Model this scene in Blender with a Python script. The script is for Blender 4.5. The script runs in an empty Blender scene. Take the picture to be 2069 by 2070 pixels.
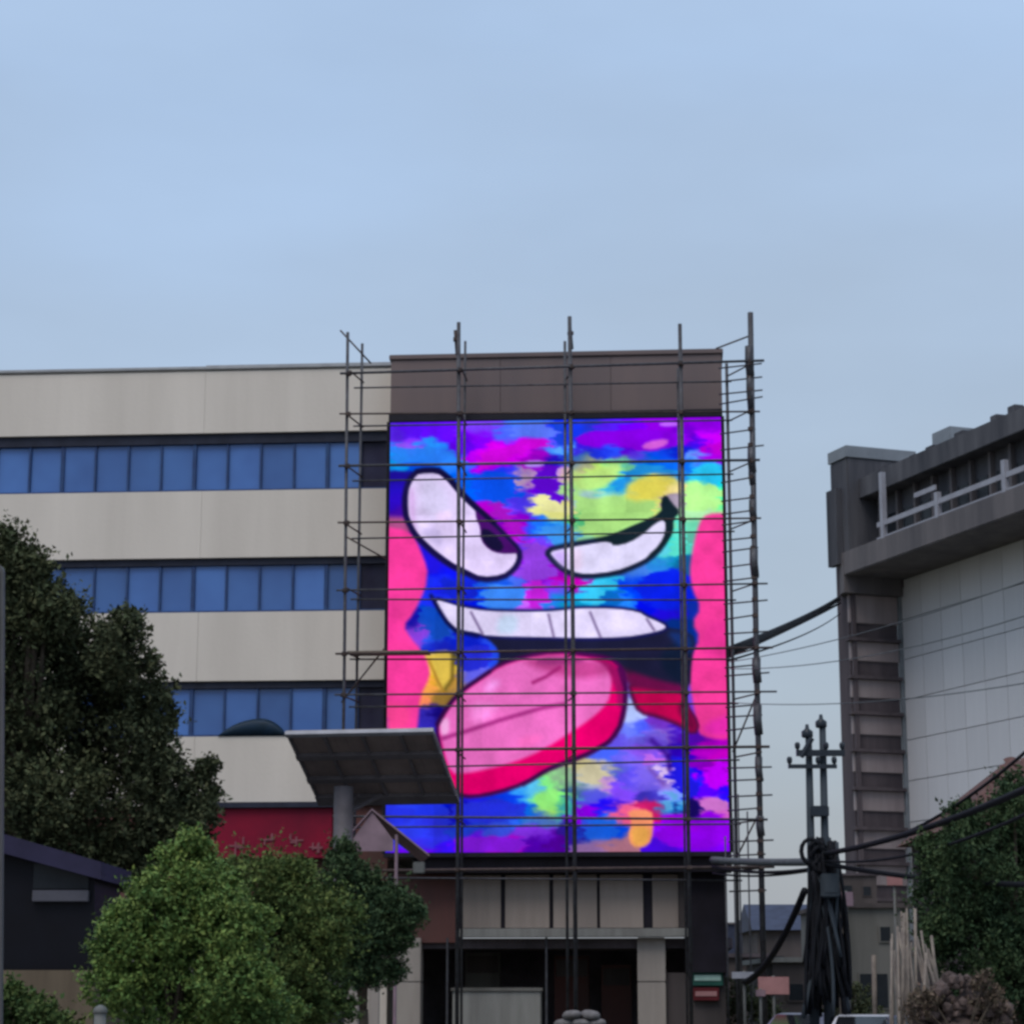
import bpy, bmesh, math, random
import numpy as np
from mathutils import Vector, Matrix

R = math.radians
sc = bpy.context.scene
col = sc.collection

# ------------------------------------------------------------------ camera
FPX = 4500.0                       # focal length in photo pixels (photo 2069 x 2070)
CX, CY = 1034.5, 1035.0
PITCH = R(12.2)
EYE = Vector((0.0, 0.0, 1.6))
cam_d = bpy.data.cameras.new('camera')
cam_d.sensor_width = 36.0
cam_d.lens = 36.0 * FPX / 2069.0
cam_d.clip_start = 0.1
cam_d.clip_end = 6000.0
cam = bpy.data.objects.new('camera', cam_d)
cam.location = EYE
cam.rotation_euler = (R(90) + PITCH, 0, 0)
col.objects.link(cam)
sc.camera = cam

# ------------------------------------------------------------------ sky, sun, exposure
SUN_EL, SUN_AZ = R(60), R(205)     # azimuth measured clockwise from +Y
world = bpy.data.worlds.new('World')
sc.world = world
world.use_nodes = True
wn, wl = world.node_tree.nodes, world.node_tree.links
wn.clear()
w_out = wn.new('ShaderNodeOutputWorld')
w_bg = wn.new('ShaderNodeBackground')
w_bg.inputs['Strength'].default_value = 1.0
sky = wn.new('ShaderNodeTexSky')
sky.sky_type = 'NISHITA'
sky.sun_disc = False
sky.sun_elevation = SUN_EL
sky.sun_rotation = SUN_AZ
sky.dust_density = 3.0
sky.air_density = 1.2
sky_gain = wn.new('ShaderNodeVectorMath'); sky_gain.operation = 'SCALE'
sky_gain.inputs['Scale'].default_value = 0.15
wl.new(sky.outputs['Color'], sky_gain.inputs[0])
tc = wn.new('ShaderNodeTexCoord')
sep = wn.new('ShaderNodeSeparateXYZ')
wl.new(tc.outputs['Generated'], sep.inputs[0])
cl_map = wn.new('ShaderNodeMapping')
cl_map.inputs['Scale'].default_value = (1.0, 1.0, 2.6)
wl.new(tc.outputs['Generated'], cl_map.inputs['Vector'])
cl_n = wn.new('ShaderNodeTexNoise')
cl_n.inputs['Scale'].default_value = 3.2
cl_n.inputs['Detail'].default_value = 3.0
cl_n.inputs['Roughness'].default_value = 0.45
wl.new(cl_map.outputs[0], cl_n.inputs['Vector'])
ramp = wn.new('ShaderNodeValToRGB')          # thin overcast veil, greyer towards the horizon
ramp.color_ramp.elements[0].position = 0.0
ramp.color_ramp.elements[0].color = (0.305, 0.325, 0.365, 1)
ramp.color_ramp.elements[1].position = 0.75
ramp.color_ramp.elements[1].color = (0.48, 0.62, 0.80, 1)
e = ramp.color_ramp.elements.new(0.20); e.color = (0.315, 0.380, 0.465, 1)
e = ramp.color_ramp.elements.new(0.40); e.color = (0.345, 0.460, 0.635, 1)
mad = wn.new('ShaderNodeMath'); mad.operation = 'MULTIPLY_ADD'
wl.new(cl_n.outputs['Fac'], mad.inputs[0])
mad.inputs[1].default_value = 0.24
wl.new(sep.outputs['Z'], mad.inputs[2])
sub = wn.new('ShaderNodeMath'); sub.operation = 'SUBTRACT'
wl.new(mad.outputs[0], sub.inputs[0]); sub.inputs[1].default_value = 0.12
wl.new(sub.outputs[0], ramp.inputs['Fac'])
w_mix = wn.new('ShaderNodeMix'); w_mix.data_type = 'RGBA'
w_mix.inputs['Factor'].default_value = 0.82
wl.new(sky_gain.outputs[0], w_mix.inputs['A'])
wl.new(ramp.outputs['Color'], w_mix.inputs['B'])
cl2 = wn.new('ShaderNodeTexNoise')            # soft uneven cloud, brighter and dimmer patches
cl2.inputs['Scale'].default_value = 2.1
cl2.inputs['Detail'].default_value = 5.0
cl2.inputs['Roughness'].default_value = 0.55
wl.new(cl_map.outputs[0], cl2.inputs['Vector'])
cmr = wn.new('ShaderNodeMapRange')
cmr.inputs['From Min'].default_value = 0.25; cmr.inputs['From Max'].default_value = 0.75
cmr.inputs['To Min'].default_value = 0.88; cmr.inputs['To Max'].default_value = 1.10
wl.new(cl2.outputs['Fac'], cmr.inputs['Value'])
cmu = wn.new('ShaderNodeVectorMath'); cmu.operation = 'SCALE'
wl.new(w_mix.outputs['Result'], cmu.inputs[0]); wl.new(cmr.outputs[0], cmu.inputs['Scale'])
wl.new(cmu.outputs[0], w_bg.inputs['Color'])
wl.new(w_bg.outputs[0], w_out.inputs['Surface'])

sun_d = bpy.data.lights.new('sun', 'SUN')
sun_d.energy = 1.25
sun_d.angle = R(35)
sun_d.color = (1.0, 0.90, 0.80)
sun = bpy.data.objects.new('sun', sun_d)
sdir = Vector((math.sin(SUN_AZ) * math.cos(SUN_EL), math.cos(SUN_AZ) * math.cos(SUN_EL), math.sin(SUN_EL)))
sun.rotation_euler = sdir.to_track_quat('Z', 'Y').to_euler()
sun.location = (-20, -20, 60)
col.objects.link(sun)

sc.view_settings.view_transform = 'Standard'
sc.view_settings.look = 'None'
sc.view_settings.exposure = 0.38
sc.view_settings.gamma = 1.0
sc.view_settings.use_curve_mapping = False
sc.render.engine = 'CYCLES'
sc.cycles.use_denoising = True
sc.cycles.pixel_filter_type = 'BLACKMAN_HARRIS'
sc.cycles.filter_width = 2.9
sc.cycles.max_bounces = 6

# ------------------------------------------------------------------ helpers
FW = Vector((0, math.cos(PITCH), math.sin(PITCH)))
UP = Vector((0, -math.sin(PITCH), math.cos(PITCH)))


def ray(px, py):
    return Vector((1, 0, 0)) * ((px - CX) / FPX) + UP * ((CY - py) / FPX) + FW


def at(px, py, Y):
    """the point at forward distance Y (metres) that the layout sketch puts at photo position px, py"""
    d = ray(px, py)
    return EYE + d * (Y / d.y)


def lin(c):
    c = c / 255.0
    return c / 12.92 if c <= 0.04045 else ((c + 0.055) / 1.055) ** 2.4


def hexc(h):
    h = h.lstrip('#')
    return tuple(lin(int(h[i:i + 2], 16)) for i in (0, 2, 4))


class Frame:
    """a building's own axes: x along the facade, y into the building, z up"""
    def __init__(self, origin, ang):
        self.o = Vector(origin); self.a = ang
        self.x = Vector((math.cos(ang), math.sin(ang), 0))
        self.y = Vector((-math.sin(ang), math.cos(ang), 0))

    def on(self, px, py, depth=0.0):
        """local x, z of a sketch position on the plane y = depth"""
        d = ray(px, py)
        t = ((self.o + self.y * depth - EYE).dot(self.y)) / d.dot(self.y)
        p = EYE + d * t - self.o
        return p.dot(self.x), p.z

    def side(self, px, py, xx):
        """local y, z of a sketch position on the plane x = xx"""
        d = ray(px, py)
        t = ((self.o + self.x * xx - EYE).dot(self.x)) / d.dot(self.x)
        p = EYE + d * t - self.o
        return p.dot(self.y), p.z


def tag(o, label=None, cat=None, group=None, kind=None):
    if label: o['label'] = label
    if cat: o['category'] = cat
    if group: o['group'] = group
    if kind: o['kind'] = kind
    return o


def empty(name, loc=(0, 0, 0), rz=0.0):
    o = bpy.data.objects.new(name, None)
    o.location = loc; o.rotation_euler = (0, 0, rz)
    o.empty_display_size = 0.3
    col.objects.link(o)
    return o


class MB:
    def __init__(self):
        self.v = []; self.f = []

    def add(self, vs, fs):
        n = len(self.v)
        self.v += [tuple(v) for v in vs]
        self.f += [tuple(i + n for i in f) for f in fs]
        return self

    def box(self, x0, x1, y0, y1, z0, z1):
        return self.add([(x0, y0, z0), (x1, y0, z0), (x1, y1, z0), (x0, y1, z0),
                         (x0, y0, z1), (x1, y0, z1), (x1, y1, z1), (x0, y1, z1)],
                        [(0, 3, 2, 1), (4, 5, 6, 7), (0, 1, 5, 4), (1, 2, 6, 5), (2, 3, 7, 6), (3, 0, 4, 7)])

    def hexa(self, bottom, top):
        return self.add(list(bottom) + list(top),
                        [(0, 3, 2, 1), (4, 5, 6, 7), (0, 1, 5, 4), (1, 2, 6, 5), (2, 3, 7, 6), (3, 0, 4, 7)])

    def prism(self, pts, ext):
        """a flat outline pts (3D) pushed along ext"""
        n = len(pts); ext = Vector(ext)
        a = [Vector(p) for p in pts]; b = [p + ext for p in a]
        fs = [tuple(range(n - 1, -1, -1)), tuple(range(n, 2 * n))]
        fs += [(i, (i + 1) % n, n + (i + 1) % n, n + i) for i in range(n)]
        return self.add(a + b, fs)

    def tube(self, pts, r, n=8, r2=None):
        pts = [Vector(p) for p in pts]
        m = len(pts); vs = []
        for i, p in enumerate(pts):
            t = (pts[min(i + 1, m - 1)] - pts[max(i - 1, 0)]).normalized()
            h = Vector((0, 0, 1)) if abs(t.z) < 0.9 else Vector((0, 1, 0))
            a = t.cross(h).normalized(); b = t.cross(a)
            rr = r if r2 is None else r + (r2 - r) * i / (m - 1)
            for k in range(n):
                q = 2 * math.pi * k / n
                vs.append(p + a * (rr * math.cos(q)) + b * (rr * math.sin(q)))
        fs = []
        for i in range(m - 1):
            for k in range(n):
                k2 = (k + 1) % n
                fs.append((i * n + k, i * n + k2, (i + 1) * n + k2, (i + 1) * n + k))
        fs.append(tuple(range(n - 1, -1, -1)))
        fs.append(tuple((m - 1) * n + k for k in range(n)))
        return self.add(vs, fs)

    def lathe(self, prof, n=10, c=(0, 0, 0)):
        vs = []
        for r, z in prof:
            for k in range(n):
                q = 2 * math.pi * k / n
                vs.append((c[0] + r * math.cos(q), c[1] + r * math.sin(q), c[2] + z))
        fs = []
        for i in range(len(prof) - 1):
            for k in range(n):
                k2 = (k + 1) % n
                fs.append((i * n + k, i * n + k2, (i + 1) * n + k2, (i + 1) * n + k))
        fs.append(tuple(range(n - 1, -1, -1)))
        fs.append(tuple((len(prof) - 1) * n + k for k in range(n)))
        return self.add(vs, fs)

    def build(self, name, mat, parent=None, smooth=False, bevel=0.0, loc=None):
        me = bpy.data.meshes.new(name)
        me.from_pydata(self.v, [], self.f)
        bm = bmesh.new(); bm.from_mesh(me)
        bmesh.ops.recalc_face_normals(bm, faces=bm.faces[:])
        if bevel > 0:
            bmesh.ops.bevel(bm, geom=bm.edges[:], offset=bevel, segments=2, affect='EDGES', clamp_overlap=True)
        bm.to_mesh(me); bm.free()
        if smooth:
            for p in me.polygons: p.use_smooth = True
        me.materials.append(mat)
        o = bpy.data.objects.new(name, me)
        col.objects.link(o)
        if parent is not None: o.parent = parent
        if loc is not None: o.location = loc
        return o


def mat(name, c1, c2=None, rough=0.8, scale=3.0, detail=5.0, bump=0.0, bscale=None, metal=0.0, streak=False, spec=0.4, rnd=0.0, island=0.0):
    """procedural surface: two tones mixed by noise, optional vertical weather streaks, fine relief"""
    m = bpy.data.materials.new(name); m.use_nodes = True
    nt = m.node_tree; n, l = nt.nodes, nt.links
    b = n['Principled BSDF']
    b.inputs['Roughness'].default_value = rough
    b.inputs['Metallic'].default_value = metal
    b.inputs['Specular IOR Level'].default_value = spec
    if sum(c1) < 0.36 and spec == 0.4: b.inputs['Specular IOR Level'].default_value = 0.14
    if c2 is None: c2 = tuple(x * 0.75 for x in c1)
    t = n.new('ShaderNodeTexCoord')
    mp = n.new('ShaderNodeMapping')
    l.new(t.outputs['Object'], mp.inputs['Vector'])
    if streak: mp.inputs['Scale'].default_value = (1, 1, 0.12)
    no = n.new('ShaderNodeTexNoise')
    no.inputs['Scale'].default_value = scale
    no.inputs['Detail'].default_value = detail
    no.inputs['Roughness'].default_value = 0.62
    l.new(mp.outputs[0], no.inputs['Vector'])
    rp = n.new('ShaderNodeValToRGB')
    rp.color_ramp.elements[0].position = 0.33; rp.color_ramp.elements[0].color = (*c2, 1)
    rp.color_ramp.elements[1].position = 0.66; rp.color_ramp.elements[1].color = (*c1, 1)
    l.new(no.outputs['Fac'], rp.inputs['Fac'])
    out = rp.outputs['Color']
    if rnd or island:
        hs = n.new('ShaderNodeHueSaturation')
        if island:
            src = n.new('ShaderNodeNewGeometry').outputs['Random Per Island']; amt = island
        else:
            src = n.new('ShaderNodeObjectInfo').outputs['Random']; amt = rnd
        mr = n.new('ShaderNodeMapRange')
        l.new(src, mr.inputs['Value'])
        mr.inputs['To Min'].default_value = 1 - amt; mr.inputs['To Max'].default_value = 1 + amt
        l.new(mr.outputs[0], hs.inputs['Value'])
        if island:
            mr2 = n.new('ShaderNodeMapRange')
            l.new(src, mr2.inputs['Value'])
            mr2.inputs['To Min'].default_value = 0.53; mr2.inputs['To Max'].default_value = 0.47
            l.new(mr2.outputs[0], hs.inputs['Hue'])
        l.new(out, hs.inputs['Color']); out = hs.outputs['Color']
    l.new(out, b.inputs['Base Color'])
    if bump:
        bn = n.new('ShaderNodeTexNoise'); bn.inputs['Scale'].default_value = bscale or scale * 6
        bn.inputs['Detail'].default_value = 4
        l.new(t.outputs['Object'], bn.inputs['Vector'])
        bu = n.new('ShaderNodeBump'); bu.inputs['Strength'].default_value = bump
        bu.inputs['Distance'].default_value = 0.02
        l.new(bn.outputs['Fac'], bu.inputs['Height']); l.new(bu.outputs[0], b.inputs['Normal'])
    return m


M = {}
M['beige'] = mat('beige_render', (0.635, 0.582, 0.522), (0.55, 0.502, 0.448), 0.85, 0.55, 6, 0.25, 9, streak=True)
M['coping'] = mat('coping_grey', (0.36, 0.37, 0.39), (0.28, 0.29, 0.31), 0.7, 2)
M['roofing'] = mat('roof_felt', (0.20, 0.20, 0.20), None, 0.9, 1)
M['header'] = mat('window_header', (0.030, 0.034, 0.055), (0.02, 0.022, 0.035), 0.5, 2)
M['mullion'] = mat('window_mullion', (0.035, 0.075, 0.18), (0.03, 0.05, 0.13), 0.45, 3)
M['pane'] = mat('blue_pane', (0.066, 0.165, 0.44), (0.048, 0.118, 0.34), 0.16, 0.35, 3, spec=0.45, rnd=0.24)
M['dark_pane'] = mat('dark_pane', (0.030, 0.030, 0.060), (0.02, 0.018, 0.035), 0.2, 1, spec=0.4, rnd=0.3)
M['brown'] = mat('brown_cladding', (0.155, 0.112, 0.108), (0.115, 0.088, 0.092), 0.6, 0.5, 6, 0.1, 5, streak=True, rnd=0.05)
M['brown_red'] = mat('brown_red_wall', (0.13, 0.055, 0.050), (0.085, 0.05, 0.045), 0.75, 1.2, 6, streak=True)
M['screen_frame'] = mat('screen_frame_black', (0.022, 0.02, 0.028), None, 0.5, 3)
M['panel'] = mat('pale_panel', (0.33, 0.272, 0.235), (0.23, 0.188, 0.162), 0.65, 0.9, 6, streak=True, rnd=0.06)
M['column'] = mat('column_concrete', (0.32, 0.285, 0.255), (0.24, 0.21, 0.19), 0.8, 1.5, 6, 0.2, streak=True)
M['ledge'] = mat('ledge_concrete', (0.24, 0.24, 0.225), (0.17, 0.165, 0.155), 0.8, 3, 6, streak=True)
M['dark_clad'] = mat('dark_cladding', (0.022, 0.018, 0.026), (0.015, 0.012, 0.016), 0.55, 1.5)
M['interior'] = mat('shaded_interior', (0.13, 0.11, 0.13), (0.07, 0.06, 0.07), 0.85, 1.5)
M['steel'] = mat('scaffold_steel', (0.085, 0.088, 0.10), (0.05, 0.048, 0.055), 0.55, 5, 4, metal=0.35)
M['rust'] = mat('rusty_steel', (0.090, 0.068, 0.062), (0.055, 0.042, 0.042), 0.75, 6, 5, metal=0.2)
M['plank'] = mat('weathered_plank', (0.20, 0.16, 0.12), (0.12, 0.10, 0.08), 0.85, 6)
M['asphalt'] = mat('asphalt', (0.055, 0.055, 0.057), (0.04, 0.04, 0.042), 0.9, 0.6, 8, 0.4, 30)
M['paving'] = mat('pavement', (0.27, 0.26, 0.245), (0.2, 0.19, 0.18), 0.9, 1.5, 6, 0.3, 20)
M['earth'] = mat('earth', (0.13, 0.11, 0.085), (0.075, 0.085, 0.045), 0.95, 0.1, 8, 0.3, 4)
M['kerb'] = mat('kerb_stone', (0.36, 0.35, 0.33), (0.27, 0.26, 0.25), 0.85, 3)
M['paint'] = mat('road_paint', (0.62, 0.62, 0.6), (0.4, 0.4, 0.39), 0.7, 6)
M['red_sign'] = mat('red_sign', (0.23, 0.007, 0.030), (0.15, 0.007, 0.026), 0.5, 0.8)
M['sign_pink'] = mat('sign_letters', (0.25, 0.08, 0.10), (0.16, 0.045, 0.06), 0.6, 3)
M['mound_blue'] = mat('dark_mound', (0.012, 0.030, 0.06), (0.010, 0.022, 0.034), 0.5, 4)
M['bark'] = mat('bark', (0.075, 0.06, 0.045), (0.04, 0.033, 0.027), 0.95, 9, 6, 0.6, 20)
M['leaf_dark'] = mat('leaf_dark', (0.076, 0.090, 0.044), (0.042, 0.052, 0.029), 0.85, 0.55, 4, island=0.18)
M['leaf_green'] = mat('leaf_green', (0.145, 0.220, 0.048), (0.060, 0.118, 0.028), 0.85, 1.1, 4, island=0.2)
M['leaf_mid'] = mat('leaf_mid', (0.105, 0.140, 0.040), (0.042, 0.076, 0.026), 0.85, 1.1, 4, island=0.2)
M['leaf_deep'] = mat('leaf_deep', (0.052, 0.084, 0.036), (0.022, 0.045, 0.023), 0.85, 1.0, 4, island=0.22)
M['leaf_dry'] = mat('leaf_dry', (0.13, 0.10, 0.070), (0.075, 0.058, 0.046), 0.8, 2, 4, island=0.35)
M['panel_back'] = mat('grey_sheet', (0.27, 0.215, 0.20), (0.18, 0.145, 0.14), 0.6, 1.2, 5, rnd=0.08)
M['panel_rib'] = mat('panel_rib', (0.15, 0.135, 0.15), (0.10, 0.09, 0.10), 0.6, 3)
M['white_trim'] = mat('pale_trim', (0.30, 0.31, 0.36), (0.22, 0.23, 0.27), 0.5, 3)
M['pole'] = mat('concrete_pole', (0.050, 0.062, 0.075), (0.03, 0.038, 0.048), 0.85, 4, 6, streak=True)
M['insul'] = mat('insulator', (0.030, 0.038, 0.05), None, 0.3, 4)
M['cable'] = mat('cable_rubber', (0.010, 0.011, 0.015), None, 0.8, 4)
M['cable_grey'] = mat('cable_grey', (0.10, 0.12, 0.125), (0.07, 0.08, 0.085), 0.6, 4)
M['awning'] = mat('pale_awning', (0.27, 0.185, 0.225), (0.18, 0.125, 0.15), 0.85, 1.5)
M['kiosk_roof'] = mat('kiosk_roof', (0.030, 0.027, 0.062), (0.02, 0.018, 0.04), 0.55, 1)
M['kiosk_wall'] = mat('kiosk_wall', (0.005, 0.0055, 0.010), (0.004, 0.004, 0.007), 0.5, 1)
M['kiosk_strip'] = mat('kiosk_strip', (0.085, 0.085, 0.105), (0.065, 0.065, 0.08), 0.6, 1)
M['tan_wall'] = mat('tan_wall', (0.15, 0.12, 0.085), (0.09, 0.07, 0.05), 0.85, 1.1, 6, streak=True)
M['post'] = mat('pale_post', (0.12, 0.125, 0.125), (0.08, 0.085, 0.08), 0.7, 4)
M['pylon'] = mat('pylon_black', (0.006, 0.007, 0.009), None, 0.3, 1)
M['pylon_rim'] = mat('pylon_rim', (0.11, 0.11, 0.115), (0.08, 0.08, 0.08), 0.45, 3)
M['curtain'] = mat('curtain_wall_panel', (0.58, 0.575, 0.60), (0.50, 0.50, 0.53), 0.45, 0.25, 6, spec=0.4, rnd=0.06, streak=True)
M['curtain_joint'] = mat('curtain_joint', (0.36, 0.365, 0.39), None, 0.6, 2)
M['tower_dark'] = mat('tower_dark_frame', (0.105, 0.105, 0.118), (0.045, 0.047, 0.058), 0.8, 0.5, 6, streak=True)
M['tower_soffit'] = mat('tower_soffit', (0.135, 0.122, 0.128), (0.075, 0.07, 0.078), 0.85, 0.5, 6, streak=True)
M['tower_rail'] = mat('tower_rail', (0.30, 0.31, 0.36), (0.24, 0.24, 0.28), 0.6, 1)
M['tower_band'] = mat('tower_band', (0.31, 0.265, 0.27), (0.20, 0.165, 0.175), 0.75, 0.5, 6, streak=True)
M['tower_recess'] = mat('tower_recess', (0.105, 0.088, 0.098), (0.055, 0.047, 0.055), 0.85, 0.6, 6, streak=True)
M['cloth_grey'] = mat('grey_cloth_cover', (0.17, 0.165, 0.17), (0.11, 0.105, 0.11), 0.95, 5, 5, 0.3)
M['tower_cap'] = mat('tower_cap', (0.21, 0.235, 0.265), (0.15, 0.17, 0.195), 0.7, 0.5)
M['tile_roof'] = mat('roof_tile', (0.115, 0.060, 0.052), (0.07, 0.042, 0.04), 0.8, 3, 5, rnd=0.18)
M['grey_wall'] = mat('grey_plaster', (0.15, 0.145, 0.135), (0.085, 0.082, 0.074), 0.9, 0.8, 6, streak=True)
M['grey_wall_2'] = mat('mauve_plaster', (0.095, 0.080, 0.080), (0.055, 0.048, 0.047), 0.9, 0.8, 6, streak=True)
M['house_window'] = mat('house_window', (0.02, 0.024, 0.03), None, 0.25, 2, spec=0.4)
M['blue_roof'] = mat('blue_sheet_roof', (0.045, 0.055, 0.095), (0.03, 0.035, 0.06), 0.6, 2)
M['bamboo'] = mat('bamboo', (0.19, 0.16, 0.135), (0.10, 0.082, 0.072), 0.75, 5, 5, rnd=0.3)
M['rubble'] = mat('rubble_stone', (0.105, 0.078, 0.072), (0.045, 0.035, 0.034), 0.95, 2.5, 6, 0.5, 12, rnd=0.3)
M['car_white'] = mat('car_white', (0.50, 0.50, 0.55), (0.46, 0.46, 0.50), 0.3, 1, spec=0.5)
M['car_blue'] = mat('car_blue', (0.030, 0.030, 0.075), (0.026, 0.026, 0.065), 0.3, 1, spec=0.5)
M['car_silver'] = mat('car_silver', (0.30, 0.30, 0.32), (0.27, 0.27, 0.29), 0.35, 1, metal=0.3)
M['car_grey'] = mat('car_grey', (0.12, 0.12, 0.17), (0.10, 0.10, 0.14), 0.35, 1)
M['car_glass'] = mat('car_glass', (0.012, 0.013, 0.016), None, 0.08, 1, spec=0.5)
M['tyre'] = mat('tyre_rubber', (0.015, 0.015, 0.015), None, 0.9, 5)
M['rim'] = mat('wheel_rim', (0.30, 0.30, 0.31), None, 0.35, 5, metal=0.6)
M['lamp'] = mat('lamp_glass', (0.55, 0.55, 0.52), None, 0.15, 5)
M['lamp_red'] = mat('lamp_red', (0.28, 0.012, 0.012), None, 0.2, 5)
M['green_sign'] = mat('green_sign', (0.03, 0.11, 0.085), (0.02, 0.07, 0.06), 0.5, 2)
M['green_sign_pale'] = mat('green_sign_pale', (0.42, 0.60, 0.52), (0.30, 0.46, 0.40), 0.5, 2)
M['red_board'] = mat('red_board', (0.12, 0.02, 0.025), None, 0.5, 2)
M['pink_board'] = mat('pink_board', (0.40, 0.20, 0.20), None, 0.5, 2)

# ------------------------------------------------------------------ ground, road, pavements
def sheet(name, x0, x1, y0, y1, z, m):
    o = MB().add([(x0, y0, z), (x1, y0, z), (x1, y1, z), (x0, y1, z)], [(0, 1, 2, 3)]).build(name, m)
    return tag(o, kind='structure')

sheet('ground', -3000, 3000, -500, 4500, 0.0, M['earth'])
sheet('road', -400, 400, 6, 24, 0.004, M['asphalt'])
for k in range(-4, 4):
    sheet('lane_marking', k * 8.0, k * 8.0 + 3.0, 14.93, 15.07, 0.008, M['paint'])
sheet('parking_yard', -60, 80, 42.0, 58, 0.004, M['asphalt'])
tag(MB().box(-400, 400, 24.16, 41.9, 0.002, 0.12).build('pavement', M['paving']), kind='structure')
tag(MB().box(-400, 400, 24.0, 24.155, 0.002, 0.14).build('kerb', M['kerb'], bevel=0.02), kind='structure')
tag(MB().box(-400, 400, -6, 5.84, 0.002, 0.12).build('near_pavement', M['paving']), kind='structure')
tag(MB().box(-400, 400, 5.845, 6.0, 0.002, 0.14).build('near_kerb', M['kerb'], bevel=0.02), kind='structure')

# ------------------------------------------------------------------ beige office wing
B = Frame((0, 65, 0), R(-4))
wing = empty('office_building', B.o, B.a)
tag(wing, 'long beige office block with three strips of blue windows behind the trees', 'building')


def zb(py, px=400, d=0.0): return B.on(px, py, d)[1]
def xb(px, py=1300, d=0.0): return B.on(px, py, d)[0]

XL, XR = xb(-700), xb(793, 780)
MB().box(XL, XR, 0.34, 14.0, 0.0, zb(752)).build('wall_core', M['beige'], wing)
MB().box(XL, XR, 0.0, 13.9, zb(752) + 0.004, zb(752) + 0.05).build('roof', M['roofing'], wing)
joints = [XL, xb(415, 800) - 11.8, xb(415, 800), XR]
bands = [(742, 876), (993, 1128), (1238, 1377), (1489, 1629)]
for bi, (pt, pb) in enumerate(bands):
    for k in range(len(joints) - 1):
        MB().box(joints[k] + 0.003, joints[k + 1] - 0.003, 0.0, 0.33, zb(pb), zb(pt) - (0.09 if bi == 0 else 0)).build('wall_panel', M['beige'], wing, bevel=0.004)
# roof coping, one run lower at the far end as the roofline shows
for k in range(len(joints) - 1):
    zt = zb(742)
    MB().box(joints[k] + 0.004, joints[k + 1] - 0.004, -0.06, 0.40, zt - 0.088, zt + (0.0 if k < 2 else 0.03)).build('coping', M['coping'], wing, bevel=0.01)

rgw = random.Random(77)
wins = [(876, 896, 993, 58), (1128, 1142, 1238, 55), (1377, 1391, 1489, 51)]
for (ph, pg, ps, pm) in wins:
    zt, zg, zs = zb(ph), zb(pg), zb(ps)
    head = MB().box(XL, XR, 0.10, 0.32, zg, zt - 0.003).build('window_strip', M['header'], wing)  # dark frame head; shade of the recess top is put into its colour
    MB().box(XL, XR, 0.12, 0.32, zs + 0.003, zs + 0.07).build('sill', M['mullion'], head)
    x0 = xb(pm, (pg + ps) / 2)
    step = xb(pm + 670, (pg + ps) / 2) - x0
    step /= 10.0
    k = int((XL - x0) / step)
    xs = []
    while x0 + k * step < XR:
        xs.append((k, x0 + k * step)); k += 1
    for i, (k, x) in enumerate(xs):
        w = 0.055 if (k - 1) % 4 == 0 else 0.032
        MB().box(x - w, x + w, 0.14, 0.31, zs + 0.072, zg - 0.003).build('mullion', M['mullion'], head)
        xn = min(x + step, XR)
        dark = x > xb(690, 1000)
        j0, j1, j2 = rgw.uniform(-.012, .012), rgw.uniform(-.012, .012), rgw.uniform(-.014, .014)
        MB().hexa([(x + w + 0.004, 0.22 + j0, zs + 0.072), (xn - 0.036, 0.22 + j1, zs + 0.072), (xn - 0.036, 0.26, zs + 0.072), (x + w + 0.004, 0.26, zs + 0.072)],
                  [(x + w + 0.004, 0.22 + j0 + j2, zg - 0.004), (xn - 0.036, 0.22 + j1 + j2, zg - 0.004), (xn - 0.036, 0.26, zg - 0.004), (x + w + 0.004, 0.26, zg - 0.004)]).build('pane', M['dark_pane'] if dark else M['pane'], head)

# lower storeys of the wing behind the trees: shop fascia line and shuttered bays
zf = zb(1629)
MB().box(XL, XR, 0.14, 0.33, 3.0, zf - 0.01).build('shop_wall', M['brown_red'], wing)
for k in range(9):
    x = XR - 1.0 - k * 2.6
    MB().box(x - 2.3, x - 0.2, 0.10, 0.2, 0.15, 2.9).build('shutter', M['grey_wall'], wing)
    MB().box(x - 0.19, x + 0.29, 0.0, 0.33, 0.0, 2.99).build('pier', M['grey_wall_2'], wing)

# red shop sign with pale blurred characters
zs0, zs1 = zb(1735, 560, -0.25), zb(1633, 560, -0.25)
xs0, xs1 = xb(425, 1680, -0.25), xb(672, 1680, -0.25)
sg = empty('shop_sign', B.o, B.a)
tag(sg, 'dark red shop sign board with faint pale characters above the green trees', 'sign')
MB().box(xs0, xs1, -0.30, 0.0 - 0.02, zs0, zs1).build('board', M['red_sign'], sg, bevel=0.02)
MB().box(xs0 - 0.06, xs1 + 0.06, -0.45, -0.02, zs1 + 0.004, zs1 + 0.16).build('sign_hood', M['header'], sg)
rg = random.Random(4)
for gi, px in enumerate((486, 543, 592, 640)):
    gx = xb(px, 1690, -0.3); gz = zb(1700, px, -0.3)
    g = MB()
    gz += rg.uniform(-0.08, 0.04)
    for q_ in range(5):
        cx_, cz_ = gx + rg.uniform(-0.16, 0.16), gz + rg.uniform(-0.24, 0.16)
        hw, hh_ = (rg.uniform(0.08, 0.2), 0.022) if q_ % 2 else (0.024, rg.uniform(0.08, 0.2))
        yq = -0.325 - 0.004 * q_
        g.box(cx_ - hw, cx_ + hw, yq, -0.302, cz_ - hh_, cz_ + hh_)
    g.build('sign_character', M['sign_pink'], sg)

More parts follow.
